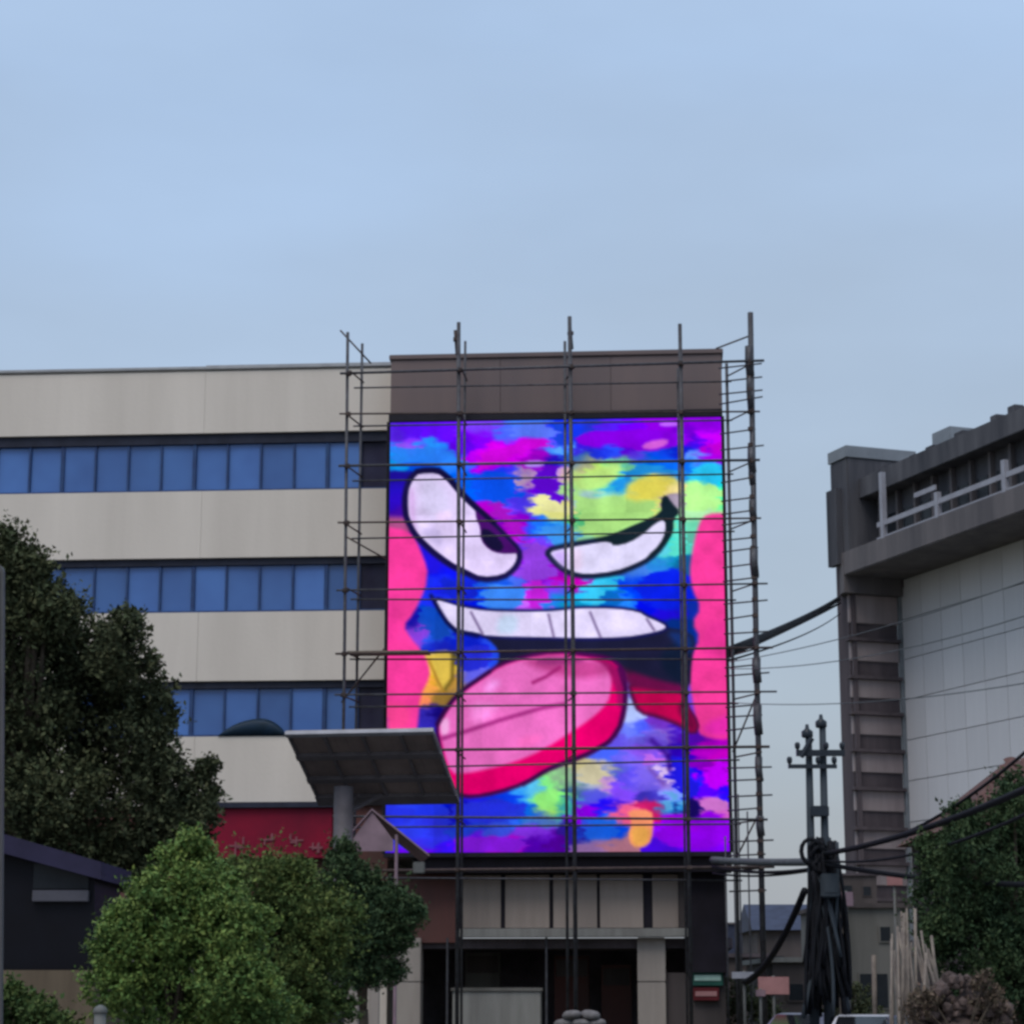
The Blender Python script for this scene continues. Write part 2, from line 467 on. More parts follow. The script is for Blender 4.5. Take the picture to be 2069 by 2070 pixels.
# dark blue rounded mound along the sill of the lowest strip
tp = MB()
tx0, tx1, tz = xb(440, 1488, -0.1), xb(578, 1488, -0.1), zb(1489)
n = 16; prof = []
for i in range(n + 1):
    s = i / n
    h = 0.52 * (max(0.0, 1 - abs((s - 0.62) / (0.62 if s < 0.62 else 0.38)) ** 1.9)) ** 0.8
    prof.append((tx0 + (tx1 - tx0) * s, h))
vs = []; fs = []
for (x, h) in prof:
    for (yy, kk) in ((0.0, 0.02), (0.0, 0.75), (0.08, 1.0), (0.17, 0.6), (0.17, 0.02)):
        vs.append((x, yy - 0.06 + 0.02, tz + 0.012 + max(h, 0.01) * kk))
for i in range(n):
    for j in range(4):
        fs.append((i * 5 + j, (i + 1) * 5 + j, (i + 1) * 5 + j + 1, i * 5 + j + 1))
    fs.append((i * 5, i * 5 + 4, (i + 1) * 5 + 4, (i + 1) * 5))
tp.add(vs, fs + [(0, 1, 2, 3, 4), (n * 5, n * 5 + 1, n * 5 + 2, n * 5 + 3, n * 5 + 4)])
tpo = tp.build('mound', M['mound_blue'], None, smooth=True)
tpo.location = B.o; tpo.rotation_euler = (0, 0, B.a)
tag(tpo, 'dark rounded heap on the sill of the lowest blue window strip', 'mound')

# ------------------------------------------------------------------ brown tower that carries the screen
DT = -1.0                                   # tower face, one metre proud of the wing
tw = empty('screen_tower', B.o, B.a)
tag(tw, 'brown clad tower with flat roof and pale lower panels carrying the screen', 'building')
TX0, TX1 = xb(787, 1000, DT), xb(1463, 1000, DT)
ZT = zb(712, 1120, DT)
ZS1, ZS0 = zb(849, 1120, DT - 0.3), zb(1722, 1120, DT - 0.3)
ZP1, ZP0 = zb(1768, 1150, -0.4), zb(1880, 1150, -0.4)
MB().box(TX0 + 0.02, TX1 - 0.02, DT + 0.12, 11.0, ZS0 - 0.13, ZT - 0.15).build('core', M['brown'], tw)
npan = 3
for k in range(npan):
    a = TX0 + (TX1 - TX0) * k / npan; b = TX0 + (TX1 - TX0) * (k + 1) / npan
    MB().box(a + 0.004, b - 0.004, DT, DT + 0.118, ZS1 - 0.1, ZT - 0.16).build('cladding_panel', M['brown'], tw, bevel=0.008)
MB().box(TX0 - 0.05, TX1 + 0.05, DT - 0.06, 11.05, ZT - 0.148, ZT).build('roof_edge', M['brown'], tw, bevel=0.02)
for px in (1262, 1330):
    x = xb(px, 705, 0.5)
    MB().tube([(x, 0.5, ZT + 0.002), (x, 0.5, ZT + 0.24)], 0.05).build('roof_vent', M['steel'], tw)
# right-hand side bay, dark
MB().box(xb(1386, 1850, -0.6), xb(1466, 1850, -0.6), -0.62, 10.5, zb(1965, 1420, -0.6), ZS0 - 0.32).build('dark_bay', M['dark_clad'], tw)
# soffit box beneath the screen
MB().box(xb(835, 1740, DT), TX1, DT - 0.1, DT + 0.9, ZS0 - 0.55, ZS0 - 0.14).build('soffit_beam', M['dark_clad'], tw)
# left reddish wall under the screen
MB().box(xb(795, 1800, -0.4), xb(926, 1800, -0.4), -0.42, 0.5, zb(1905, 860, -0.4), ZS0 - 0.56).build('red_wall', M['brown_red'], tw)
# pale panels in a row
for (a, b) in ((932, 1012), (1021, 1110), (1118, 1160), (1166, 1206), (1212, 1299), (1318, 1370)):
    MB().box(xb(a, 1820, -0.4), xb(b, 1820, -0.4), -0.44, -0.36, ZP0 + 0.06, ZP1).build('pale_panel', M['panel'], tw, bevel=0.008)
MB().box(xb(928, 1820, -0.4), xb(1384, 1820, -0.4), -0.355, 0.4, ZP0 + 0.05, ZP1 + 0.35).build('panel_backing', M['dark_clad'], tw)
MB().box(xb(1371.5, 1820, -0.4), xb(1385, 1820, -0.4), -0.50, -0.36, ZP0 + 0.06, ZP1 + 0.1).build('pilaster', M['grey_wall_2'], tw)
MB().box(xb(930, 1888, -0.6), xb(1392, 1888, -0.6), -0.85, -0.3, ZP0 - 0.20, ZP0 + 0.04).build('ledge', M['ledge'], tw, bevel=0.015)
# open ground floor: back wall, columns, counters
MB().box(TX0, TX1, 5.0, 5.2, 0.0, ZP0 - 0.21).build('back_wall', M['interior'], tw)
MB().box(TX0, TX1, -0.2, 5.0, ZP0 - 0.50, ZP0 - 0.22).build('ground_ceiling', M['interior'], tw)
for (a, b, dd) in ((1288, 1345, -0.55), (800, 850, -0.55)):
    xa, xb2 = xb(a, 1990, dd), xb(b, 1990, dd)
    zj = zb(1985, 1315, dd)
    c = MB().box(xa, xb2, dd, dd + 0.7, zj + 0.012, ZP0 - 0.21).build('column', M['column'], tw, bevel=0.02)
    MB().box(xa, xb2, dd, dd + 0.7, 0.0, zj).build('column_base', M['column'], c, bevel=0.02)
MB().box(xb(1347, 1990, -0.3), xb(1466, 1990, -0.3), -0.32, 0.0, 0.0, zb(1966, 1420, -0.3)).build('shop_wall', M['grey_wall_2'], tw)
ct = MB().box(xb(915, 2030, -0.4), xb(1093, 2030, -0.4), -0.5, 0.1, 0.0, zb(2003, 1000, -0.45)).build('counter', M['ledge'], tw, bevel=0.02)
MB().box(xb(912, 2030, -0.4), xb(1096, 2030, -0.4), -0.55, 0.15, zb(2003, 1000, -0.45) + 0.003, zb(1999, 1000, -0.45) + 0.04).build('counter_top', M['grey_wall'], ct)
for k, (a, b, t) in enumerate(((940, 1010, 1925), (1120, 1190, 1932), (1215, 1275, 1950))):
    x0_, x1_ = xb(a, 1980, 3.0), xb(b, 1980, 3.0); zt_ = zb(t, 1080, 3.0)
    sh = MB().box(x0_, x1_, 3.0, 3.5, 0.0, zt_).build('cupboard', M['brown_red' if k else 'grey_wall'], tw)
    MB().box(x0_ + 0.05, x1_ - 0.05, 2.97, 2.998, zt_ - 0.6, zt_ - 0.1).build('cupboard_door', M['grey_wall_2'], sh)
for px in (905, 1105):
    x = xb(px, 2030, -0.4)
    MB().tube([(x, -0.6, 0), (x, -0.6, ZP0 - 0.21)], 0.035).build('door_post', M['steel'], tw)

# small shop boards at the foot of the tower
for (nm, a, b, t, bt, m1, m2, lab) in (
        ('shop_board', 1398, 1460, 1962, 1992, 'green_sign', 'green_sign_pale', 'small green shop board with pale stripe at the foot of the tower'),
        ('shop_board', 1400, 1452, 1996, 2022, 'red_board', 'pink_board', 'small red shop board with pink stripe below the green board')):
    e = empty(nm, B.o, B.a)
    tag(e, lab, 'sign')
    x0, x1 = xb(a, t, -0.5), xb(b, t, -0.5)
    z0, z1 = zb(bt, 1425, -0.5), zb(t, 1425, -0.5)
    MB().box(x0, x1, -0.50, -0.33, z0, z1).build('board', M[m1], e, bevel=0.01)
    hh = z1 - z0
    MB().box(x0 + 0.06, x1 - 0.06, -0.52, -0.503, z0 + hh * 0.34, z1 - hh * 0.28).build('stripe', M[m2], e)

# ------------------------------------------------------------------ the lit screen
SY = DT - 0.30
SX0, SX1 = xb(784, 1290, SY), xb(1465, 1290, SY)
scr = empty('led_screen', B.o, B.a)
tag(scr, 'huge lit screen with a colourful painted face sticking out its tongue', 'screen')


def C(h):
    h = h.lstrip('#')
    return [int(h[i:i + 2], 16) / 255.0 for i in (0, 2, 4)]

SPL = """798 874 5A35D0;826 872 5A20D8;826 901 8A45F0;867 903 3A95FF;798 915 3090F0;798 931 2090D8;845 920 2568EC;882 924 3060F0
863 941 0A50C8;900 877 6820E8;934 896 6018D0;966 887 8418E8;975 868 8050F8;1031 881 5870FF;1068 864 5080F0;1096 887 9050F0
1012 915 CC00DC;1040 908 C80CE0;1068 901 C028EC;966 943 A800DC;990 930 B000DC;928 944 3A80FF;994 974 0A48E8;994 998 0060F0;938 974 1060D0;1031 974 3A40F0
1115 937 2818B0;1087 930 A018C0;1057 974 B090B8;1105 980 6810C0;1115 1004 5800D0;1102 1026 E0E0A0;1124 1036 D8D890;994 1036 B018C8;1023 1034 9858FF
1031 1060 8010B8;1050 1026 5040D8;1042 1077 A008B8;1053 1090 B838E8;1078 1079 4058F0;1105 1075 2878D8;1124 1082 48B0E8;1083 1110 7848E0
1078 1148 9038D8;1105 1148 9A45E4;1087 1174 7800B8;800 1017 3418B0;800 974 241888;800 995 2C1AA8;805 1040 4818A0;900 1166 1A20D0;891 1185 2838D8;928 1194 2030C0;884 1150 2A20C0
1135 882 1848E0;1120 888 7060F8;1139 913 58A0FF;1206 890 9000D8;1177 903 4828D8;1273 884 7800F0;1225 869 6030F0;1187 857 3040C0;1160 870 2440D8
1340 878 8800D0;1397 888 7010C0;1426 869 8808D0;1436 888 C818F8;1443 913 B000C0;1407 901 4020E0;1369 917 1828B8;1206 913 2838C8
1231 909 3858E8;1273 917 6010C8;1292 924 6058E0;1340 924 2050D8;1405 930 70A0FF;1436 932 A008D0;1321 938 0050B8;1311 947 2088E8;1350 951 1E70E8
1426 955 28A8F0;1440 970 18C8E0;1426 974 40D0F0;1259 978 28A0D8;1250 993 3098D0;1390 955 1A68D8;1380 968 3880C8;1167 930 4068A0;1177 942 A8A888;1150 930 2050B0
1215 959 B8D878;1206 982 98DC88;1240 955 B0E080;1259 945 70C0A0;1135 968 C898F0;1148 970 D8C890;1160 990 A8D890;1196 1012 A0C0C0;1244 1012 A8D8B8;1302 963 70C8C0
1311 989 E0D860;1340 982 E0C858;1302 1005 DCD850;1363 988 F0E0A0;1273 1022 C8DC70;1321 1022 E0E088;1225 1035 A0D070;1244 1051 80C050;1225 1070 B0E090
1273 1066 B0E090;1417 993 98F8A0;1426 1009 B0E880;1443 1003 60F0B0;1407 1018 C8E890;1397 1041 B0E0B0;1369 1022 9888A0;1372 1070 78D0B0;1372 1114 50E0D8
1350 1127 70D0E0;1359 1139 1088A0;1340 1148 3880C8;1330 1194 0A18E0;1359 1185 1020D0;1282 1170 5080D0;1282 1185 1848D8;1225 1189 40B8E0;1206 1204 30B8E0
1190 1060 58B078;1180 1085 90C8A0;1129 1080 48A8E8;1388 1108 60A090;1385 1150 205080;1385 1190 1830A0;1150 1185 B818A8;1140 1165 9018B0;900 1199 2020C8;956 1214 0018C8;990 1210 4090FF;1022 1218 4080F0;1060 1190 5070D8;1000 1192 2858C8
1091 1205 C018D8;1072 1224 C070FF;1124 1218 3080D8;1115 1201 9040E0;1150 1220 2090B8;867 1251 0A40B0;882 1274 2058C8;841 1259 1A1890;850 1279 8048C0;891 1294 3058C8
880 1215 2838D0;956 1335 2028D0;994 1339 3050D0;956 1367 6868D8;935 1310 1828B0;900 1318 2028A8;900 1345 E0C850;897 1363 F0D060;900 1382 D8A840;885 1345 D8B860;874 1404 F0A860;854 1417 F0906A
891 1417 806838;919 1386 A08050;921 1340 505020;858 1455 3830A0;882 1451 180E68;1190 1215 40C8F8;1225 1219 0060B8;1252 1224 3888F8;1282 1205 0840D8
1340 1209 0818E8;1321 1228 1018C8;1355 1240 2818C0;1378 1215 1030B0;1403 1242 183090;1378 1286 103078;1407 1305 1838A0;1395 1325 3030A0
1279 1458 B8C8FF;1298 1481 5060E8;1277 1493 7888F0;1321 1489 9080F8;1340 1497 B088D0;1330 1468 7840C0;1359 1497 4828B8;1263 1506 6858D0
1321 1508 401080;1417 1525 A010B0;1369 1525 3010A0;1390 1500 5018A0;1244 1539 5068E0;1282 1544 A078F8;1302 1531 A848D8;1369 1566 1A10D8;1388 1595 2030E0
1436 1576 C000FC;1436 1605 6008F8;1459 1610 3018E0;1445 1543 B008B0;1417 1547 7800A8;1460 1560 9818C0;1336 1562 D0B0F0;1311 1537 B850D8;1269 1580 4030D8;1298 1576 A080F8
1254 1604 8858F0;1317 1591 9070E0;1335 1595 A088D8;1350 1614 88A0F8;1311 1610 4038A8;1355 1633 3890C8;1397 1639 180C60;1443 1631 C870C0;1436 1672 9000E0;1359 1672 9008E0
1374 1672 A800C0;1350 1693 9028F8;1340 1710 4818C0;1400 1700 7800D8;1254 1649 E06890;1321 1643 B82868;1187 1652 8008C8;1221 1658 2878F0
1225 1685 1048C8;1187 1687 1848B8;1225 1637 2818D0;1187 1614 5858C8;1202 1566 C0B890;1187 1585 A8B0C0;1219 1583 C8A0C8;1225 1560 D0C0A0;1240 1537 5068E0;1240 1565 3858C8
1120 1614 90F080;1116 1595 90EC90;1135 1633 48A0A0;1140 1590 90B090;1160 1600 406080;825 1617 2848D8;866 1626 0020C0;797 1645 1818A0;844 1679 3A48F0;870 1670 2A18A8;864 1701 4020E0
844 1708 7018D8;800 1680 3030B0;918 1654 1A18A0;965 1645 2828C8;1012 1641 2028E0;1030 1617 1840D0;1058 1608 4098E8;1077 1604 70C8E8;1105 1617 88E888;1101 1636 B0E870;1090 1655 5070B0
1068 1645 1860C0;1021 1658 3868D8;946 1677 2840B0;1002 1679 4050C0;1077 1684 8040D0;965 1701 7818D8;1021 1707 A018B8;1086 1701 5010A0;1114 1705 480E80;1160 1690 302080;1200 1708 9070A0;1240 1710 A07080"""
pts = []
for row in SPL.replace('\n', ';').split(';'):
    a = row.split()
    if len(a) == 3: pts.append([float(a[0]), float(a[1])] + C(a[2]))
pts = np.array(pts)


def sdf(poly, X, Y):
    """signed distance to a closed outline, negative inside"""
    P = np.array(poly, float); n = len(P)
    d = np.full(X.shape, 1e9); inside = np.zeros(X.shape, bool)
    for i in range(n):
        a, b = P[i], P[(i + 1) % n]
        e = b - a
        t = np.clip(((X - a[0]) * e[0] + (Y - a[1]) * e[1]) / (e @ e + 1e-9), 0, 1)
        d = np.minimum(d, np.hypot(X - a[0] - t * e[0], Y - a[1] - t * e[1]))
        c = ((a[1] > Y) != (b[1] > Y)) & (X < (b[0] - a[0]) * (Y - a[1]) / (b[1] - a[1] + 1e-12) + a[0])
        inside ^= c
    return np.where(inside, -d, d)


def smoothpoly(p, it=2):
    P = [np.array(q, float) for q in p]
    for _ in range(it):
        Q = []
        for i in range(len(P)):
            a, b = P[i], P[(i + 1) % len(P)]
            Q += [a * 0.75 + b * 0.25, a * 0.25 + b * 0.75]
        P = Q
    return P


NX, NY = 260, 330
S, T = np.meshgrid(np.linspace(0, 1, NX), np.linspace(0, 1, NY))
AX = (791 + (776 - 791) * T) * (1 - S) + (1457 + (1472 - 1457) * T) * S
AY = (853 * (1 - S) + 846 * S) * (1 - T) + 1722 * T
rs = np.random.RandomState(3)


def vnoise(X, Y, sc_, seed):
    g = np.random.RandomState(seed).rand(64, 64)
    x = X / sc_; y = Y / sc_
    xi = np.floor(x).astype(int); yi = np.floor(y).astype(int)
    fx = x - xi; fy = y - yi
    fx = fx * fx * (3 - 2 * fx); fy = fy * fy * (3 - 2 * fy)
    G = lambda i, j: g[i % 64, j % 64]
    return (G(xi, yi) * (1 - fx) + G(xi + 1, yi) * fx) * (1 - fy) + (G(xi, yi + 1) * (1 - fx) + G(xi + 1, yi + 1) * fx) * fy

BX = AX + (vnoise(AX * 0.30, AY, 6, 41) - 0.5) * 30 + (vnoise(AX * 0.5, AY, 3.2, 43) - 0.5) * 10
BY = AY + (vnoise(AX * 0.30, AY, 10, 42) - 0.5) * 8
WX = BX + (vnoise(AX, AY, 22, 1) - 0.5) * 12 + (vnoise(AX, AY, 9, 4) - 0.5) * 6
WY = BY + (vnoise(AX, AY, 22, 2) - 0.5) * 10 + (vnoise(AX, AY, 9, 5) - 0.5) * 4
num = np.zeros((NY, NX, 3)); den = np.zeros((NY, NX))
for p in pts:
    d2 = ((WX - p[0]) / 1.6) ** 2 + (WY - p[1]) ** 2
    w = np.exp(-d2 / (2 * 8.0 ** 2)) + 1e-5 / (1 + d2 / 400.0) ** 2
    num += w[..., None] * p[2:]; den += w
IMG = num / den[..., None]
mean_ = IMG.mean(-1, keepdims=True)
IMG = np.clip(mean_ + (IMG - mean_) * 1.22, 0, 1)


def lay(poly, colour, soft=3.0, grow=0.0, alpha=1.0, sm=1, mask=None):
    global IMG
    d = sdf(smoothpoly(poly, sm) if sm else poly, AX, AY) - grow
    a = np.clip(0.5 - d / (2 * soft), 0, 1) * alpha
    a = a * a * (3 - 2 * a)
    c = np.array(C(colour)) if isinstance(colour, str) else colour
    IMG = IMG * (1 - a[..., None]) + c * a[..., None]


def stroke(line, colour, w, soft=2.5, alpha=1.0):
    global IMG
    d = np.full(AX.shape, 1e9)
    for a, b in zip(line[:-1], line[1:]):
        a = np.array(a, float); b = np.array(b, float); e = b - a
        t = np.clip(((AX - a[0]) * e[0] + (AY - a[1]) * e[1]) / (e @ e), 0, 1)
        d = np.minimum(d, np.hypot(AX - a[0] - t * e[0], AY - a[1] - t * e[1]))
    al = np.clip(0.5 - (d - w) / (2 * soft), 0, 1) * alpha
    IMG = IMG * (1 - al[..., None]) + np.array(C(colour)) * al[..., None]

for (pl_, c_, sf_, al_) in (
    ([(955, 952), (975, 925), (1010, 905), (1060, 893), (1110, 890), (1118, 903), (1080, 914), (1040, 924), (1000, 940), (972, 954)], '#CC08DC', 6, .9),
    ([(1040, 858), (1105, 856), (1122, 874), (1120, 892), (1080, 884), (1030, 884)], '#5878FA', 8, .8),
    ([(792, 905), (850, 898), (880, 903), (940, 920), (952, 945), (900, 947), (850, 936), (792, 948)], '#2A80F0', 8, .7),
    ([(800, 893), (850, 897), (845, 908), (800, 905)], '#8E50F5', 5, .8),
    ([(1165, 886), (1200, 872), (1300, 870), (1380, 875), (1400, 898), (1340, 914), (1290, 920), (1260, 904), (1180, 905)], '#8602E6', 7, .85),
    ([(1122, 858), (1150, 858), (1152, 905), (1128, 900)], '#1A44DC', 5, .85),
    ([(1130, 905), (1150, 902), (1150, 922), (1130, 925)], '#58A4FF', 4, .9),
    ([(955, 962), (1040, 955), (1058, 1000), (1030, 1030), (985, 1025), (955, 990)], '#0A50EC', 8, .85),
    ([(1080, 950), (1122, 940), (1130, 990), (1150, 1020), (1132, 1030), (1100, 1010), (1080, 985)], '#5A08C8', 6, .9),
    ([(1046, 962), (1064, 958), (1068, 988), (1052, 990)], '#B090B8', 5, .9),
    ([(1160, 1002), (1200, 1012), (1260, 1008), (1330, 1020), (1335, 1042), (1280, 1068), (1235, 1088), (1185, 1096), (1170, 1050)], '#A6DA7E', 8, .8),
    ([(1084, 1004), (1106, 1008), (1130, 1024), (1168, 1030), (1160, 1044), (1120, 1044), (1090, 1030)], '#DEDC9A', 4, .95),
    ([(1232, 1004), (1258, 962), (1290, 946), (1340, 950), (1392, 968), (1330, 960), (1290, 968), (1262, 995)], '#2090E0', 6, .9),
    ([(1400, 950), (1462, 942), (1464, 985), (1430, 990), (1398, 970)], '#26BEEC', 7, .85),
    ([(1380, 986), (1420, 980), (1464, 996), (1464, 1032), (1400, 1046), (1380, 1020)], '#B2F090', 7, .8),
    ([(1362, 1060), (1386, 1055), (1386, 1128), (1345, 1138), (1360, 1100)], '#58DCC8', 6, .85),
    ([(1290, 1172), (1390, 1150), (1396, 1235), (1340, 1250), (1290, 1225)], '#0A20E0', 9, .8),
    ([(1062, 1108), (1095, 1100), (1120, 1160), (1125, 1182), (1040, 1182)], '#8E40DC', 6, .8),
    ([(985, 1024), (1020, 1018), (1055, 1078), (1062, 1112), (1030, 1085)], '#A814C4', 7, .8),
    ([(1085, 1070), (1150, 1062), (1178, 1080), (1170, 1105), (1110, 1112)], '#3C8CE4', 8, .7),
    ([(975, 1195), (1062, 1188), (1062, 1240), (975, 1240)], '#3A84F0', 6, .85),
    ([(1065, 1180), (1112, 1182), (1106, 1240), (1070, 1236)], '#C020D8', 7, .85),
    ([(1180, 1180), (1232, 1178), (1216, 1236), (1180, 1236)], '#38C4F0', 8, .75),
    ([(1216, 1200), (1262, 1206), (1256, 1236), (1212, 1236)], '#0A68C4', 7, .7),
    ([(890, 1170), (960, 1186), (968, 1236), (900, 1216)], '#1424CC', 7, .8),
    ([(850, 1235), (880, 1228), (920, 1290), (890, 1302), (860, 1290), (838, 1262)], '#1046B4', 7, .7),
    ([(925, 1320), (985, 1312), (1006, 1335), (975, 1365), (940, 1370), (925, 1350)], '#242CD4', 6, .9),
    ([(776, 1600), (880, 1595), (910, 1640), (905, 1716), (776, 1716)], '#2A3ADC', 10, .6),
    ([(915, 1622), (1050, 1618), (1060, 1665), (915, 1668)], '#2430D0', 8, .7),
    ([(920, 1690), (1060, 1692), (1060, 1722), (920, 1722)], '#7C1AD4', 6, .8),
    ([(1165, 1548), (1222, 1545), (1226, 1590), (1170, 1590)], '#C4BC9C', 6, .85),
    ([(1240, 1520), (1320, 1478), (1352, 1500), (1340, 1600), (1250, 1612)], '#6C5CE4', 10, .55),
    ([(1295, 1528), (1335, 1530), (1330, 1552), (1290, 1552)], '#B866E0', 6, .8),
    ([(1322, 1552), (1346, 1556), (1350, 1592), (1334, 1588)], '#D4B8F0', 5, .85),
    ([(1350, 1530), (1386, 1540), (1416, 1620), (1380, 1624), (1355, 1590)], '#1E18DC', 6, .9),
    ([(1420, 1550), (1470, 1540), (1470, 1600), (1430, 1606)], '#BA00F4', 8, .85),
    ([(1424, 1620), (1472, 1620), (1472, 1645), (1415, 1646)], '#C870C8', 5, .85),
    ([(1330, 1655), (1474, 1650), (1474, 1716), (1330, 1716)], '#8804E0', 10, .7),
    ([(1172, 1655), (1240, 1650), (1246, 1700), (1176, 1702)], '#1C62DC', 8, .6),
    ([(1340, 1604), (1362, 1610), (1372, 1640), (1350, 1646)], '#5AA0D8', 6, .7)):
    KX, KY = AX, AY
    AX, AY = BX, BY                       # brushed, streaky edges
    lay(pl_, c_, sf_ * 0.45, 0.0, min(1.0, al_ * 1.1))
    AX, AY = KX, KY
sideL = [(770, 1068), (831, 1078), (848, 1110), (865, 1157), (863, 1175), (861, 1196), (835, 1250), (815, 1272), (830, 1298), (854, 1324), (867, 1352), (869, 1376), (848, 1414), (845, 1460), (840, 1490), (770, 1490)]
sideR = [(1420, 1053), (1445, 1045), (1480, 1050), (1480, 1500), (1455, 1504), (1417, 1497), (1407, 1481), (1403, 1449), (1392, 1382), (1395, 1339), (1415, 1300), (1398, 1270), (1417, 1240), (1399, 1204), (1394, 1166), (1399, 1127), (1409, 1080)]
lay([(770, 1048), (830, 1050), (840, 1085), (770, 1085)], '#A04A80', 8)
lay(sideL, '#EE3A98', 5)
lay([(770, 1200), (812, 1210), (808, 1290), (770, 1330)], '#D8308C', 12, alpha=0.55)
lay([(770, 1420), (830, 1430), (830, 1480), (770, 1490)], '#EE4488', 9, alpha=0.6)
lay(sideR, '#F03A98', 5)
lay([(1420, 1270), (1480, 1260), (1480, 1345), (1410, 1340)], '#DC3090', 10, alpha=0.6)
lay([(1420, 1470), (1480, 1450), (1480, 1500), (1420, 1495)], '#F02CB8', 9, alpha=0.8)
# small patches
lay([(1063, 935), (1102, 934), (1102, 947), (1063, 949)], '#B890FF', 3)
lay([(1335, 856), (1378, 856), (1378, 864), (1335, 865)], '#BC66FF', 3)
lay([(1296, 910), (1310, 896), (1352, 890), (1350, 904), (1322, 914)], '#D860E0', 4)
lay([(1262, 990), (1285, 972), (1320, 962), (1362, 966), (1372, 985), (1350, 990), (1340, 1015), (1270, 1025)], '#E2D65C', 7, alpha=0.75)
lay([(1150, 950), (1190, 962), (1240, 940), (1262, 942), (1240, 985), (1205, 998), (1165, 998)], '#B4DC7C', 6, alpha=0.75)
lay([(1266, 1640), (1316, 1640), (1320, 1665), (1316, 1700), (1302, 1712), (1276, 1712), (1268, 1690), (1276, 1665)], '#F09068', 4)
lay([(1272, 1672), (1312, 1672), (1312, 1700), (1300, 1712), (1276, 1712)], '#E2A24E', 7, alpha=0.9)
lay([(1074, 1612), (1100, 1600), (1130, 1598), (1126, 1632), (1110, 1644), (1088, 1636)], '#92EC7C', 5, alpha=0.8)
lay([(870, 1325), (912, 1322), (918, 1345), (908, 1400), (890, 1408), (876, 1370)], '#E0C050', 5, alpha=0.85)
lay([(1382, 1626), (1400, 1620), (1412, 1640), (1402, 1658), (1386, 1654)], '#160A58', 4)
stroke([(1318, 1505), (1350, 1535), (1352, 1560)], '#38108A', 5, 4, 0.8)
stroke([(1312, 1560), (1340, 1590)], '#7048A8', 4, 4, 0.7)
stroke([(916, 1330), (914, 1380), (900, 1400)], '#5A4A1C', 4, 4, 0.8)
stroke([(868, 1345), (885, 1385), (898, 1408)], '#A07028', 2.5, 3, 0.8)
# left eye
eyeL = [(850, 959), (886, 959), (904, 974), (919, 993), (938, 1015), (962, 1038), (990, 1065), (1020, 1096), (1045, 1122), (1046, 1138), (1036, 1155), (1016, 1170), (975, 1174), (947, 1161), (910, 1142), (874, 1114), (845, 1084), (828, 1051), (824, 1017), (829, 989), (838, 970)]
lay(eyeL, '#1A1448', 4, 12)
lay(eyeL, '#DCCBF6', 2.2)
lay([(850, 965), (880, 965), (915, 1000), (915, 1050), (880, 1060), (845, 1030)], '#D6D0F4', 14, alpha=0.6)
lay([(826, 990), (842, 990), (842, 1070), (850, 1090), (828, 1060)], '#CFA8E2', 6, alpha=0.7)
lay([(880, 1040), (915, 1035), (915, 1058), (885, 1062)], '#EBD2FA', 6, alpha=0.8)
lay([(845, 1075), (890, 1068), (900, 1110), (880, 1112)], '#C2B4E4', 7, alpha=0.7)
lay([(962, 1034), (985, 1055), (1020, 1090), (1052, 1124), (1042, 1127), (1012, 1127), (990, 1119), (973, 1099), (972, 1072), (964, 1055)], '#47106A', 2.5)
lay([(974, 1074), (994, 1078), (1022, 1110), (1012, 1124), (992, 1117), (975, 1098)], '#171238', 3.5)
# right eye
eyeR = [(1346, 1058), (1347, 1085), (1334, 1112), (1311, 1135), (1282, 1150), (1244, 1164), (1187, 1170), (1158, 1164), (1135, 1150), (1121, 1135), (1112, 1124), (1139, 1118), (1187, 1109), (1235, 1102), (1273, 1090), (1302, 1078), (1325, 1062)]
lay(eyeR, '#16203C', 4, 11)
lay(eyeR, '#DAD4F6', 2.2)
lay([(1112, 1124), (1150, 1116), (1150, 1162), (1130, 1150)], '#C4A4F6', 8, alpha=0.7)
lay([(1150, 1120), (1180, 1112), (1180, 1166), (1155, 1162)], '#E2CCEA', 8, alpha=0.7)
lay([(1192, 1101), (1235, 1090), (1282, 1069), (1338, 1046), (1336, 1018), (1346, 1006), (1361, 1024), (1376, 1044), (1362, 1058), (1362, 1086), (1345, 1112), (1312, 1140), (1308, 1134), (1334, 1110), (1346, 1084), (1345, 1058), (1326, 1066), (1302, 1088), (1274, 1106), (1242, 1113), (1235, 1104)], '#14242E', 2.5, sm=1)
lay([(1350, 1010), (1372, 1005), (1378, 1030), (1368, 1036)], '#A89AB0', 5, alpha=0.9)
# mouth
mouth = [(964, 1286), (1110, 1296), (1263, 1298), (1340, 1278), (1382, 1284), (1408, 1302), (1396, 1345), (1395, 1405), (1350, 1412), (1290, 1395), (1255, 1360), (1180, 1345), (1110, 1340), (1050, 1350), (1016, 1362), (1000, 1362), (1012, 1335), (1000, 1310)]
lay(mouth, '#1B1C38', 4)
lay([(1376, 1300), (1400, 1306), (1394, 1380), (1380, 1395), (1340, 1370), (1330, 1330)], '#101C34', 8, alpha=.8)
lay([(1345, 1285), (1385, 1288), (1405, 1302), (1396, 1335), (1370, 1320)], '#163070', 9, alpha=0.8)
lip = [(1275, 1392), (1321, 1398), (1378, 1408), (1384, 1439), (1407, 1472), (1401, 1489), (1382, 1474), (1330, 1453), (1294, 1446), (1282, 1420)]
lay(lip, '#560E44', 4, 7)
lay(lip, '#C00650', 6)
lay([(1380, 1420), (1407, 1470), (1400, 1490), (1382, 1472), (1366, 1440)], '#6A0A3C', 6, alpha=0.85)
lay([(1240, 1352), (1300, 1375), (1378, 1400), (1378, 1412), (1300, 1402), (1262, 1395)], '#581440', 9, alpha=0.8)
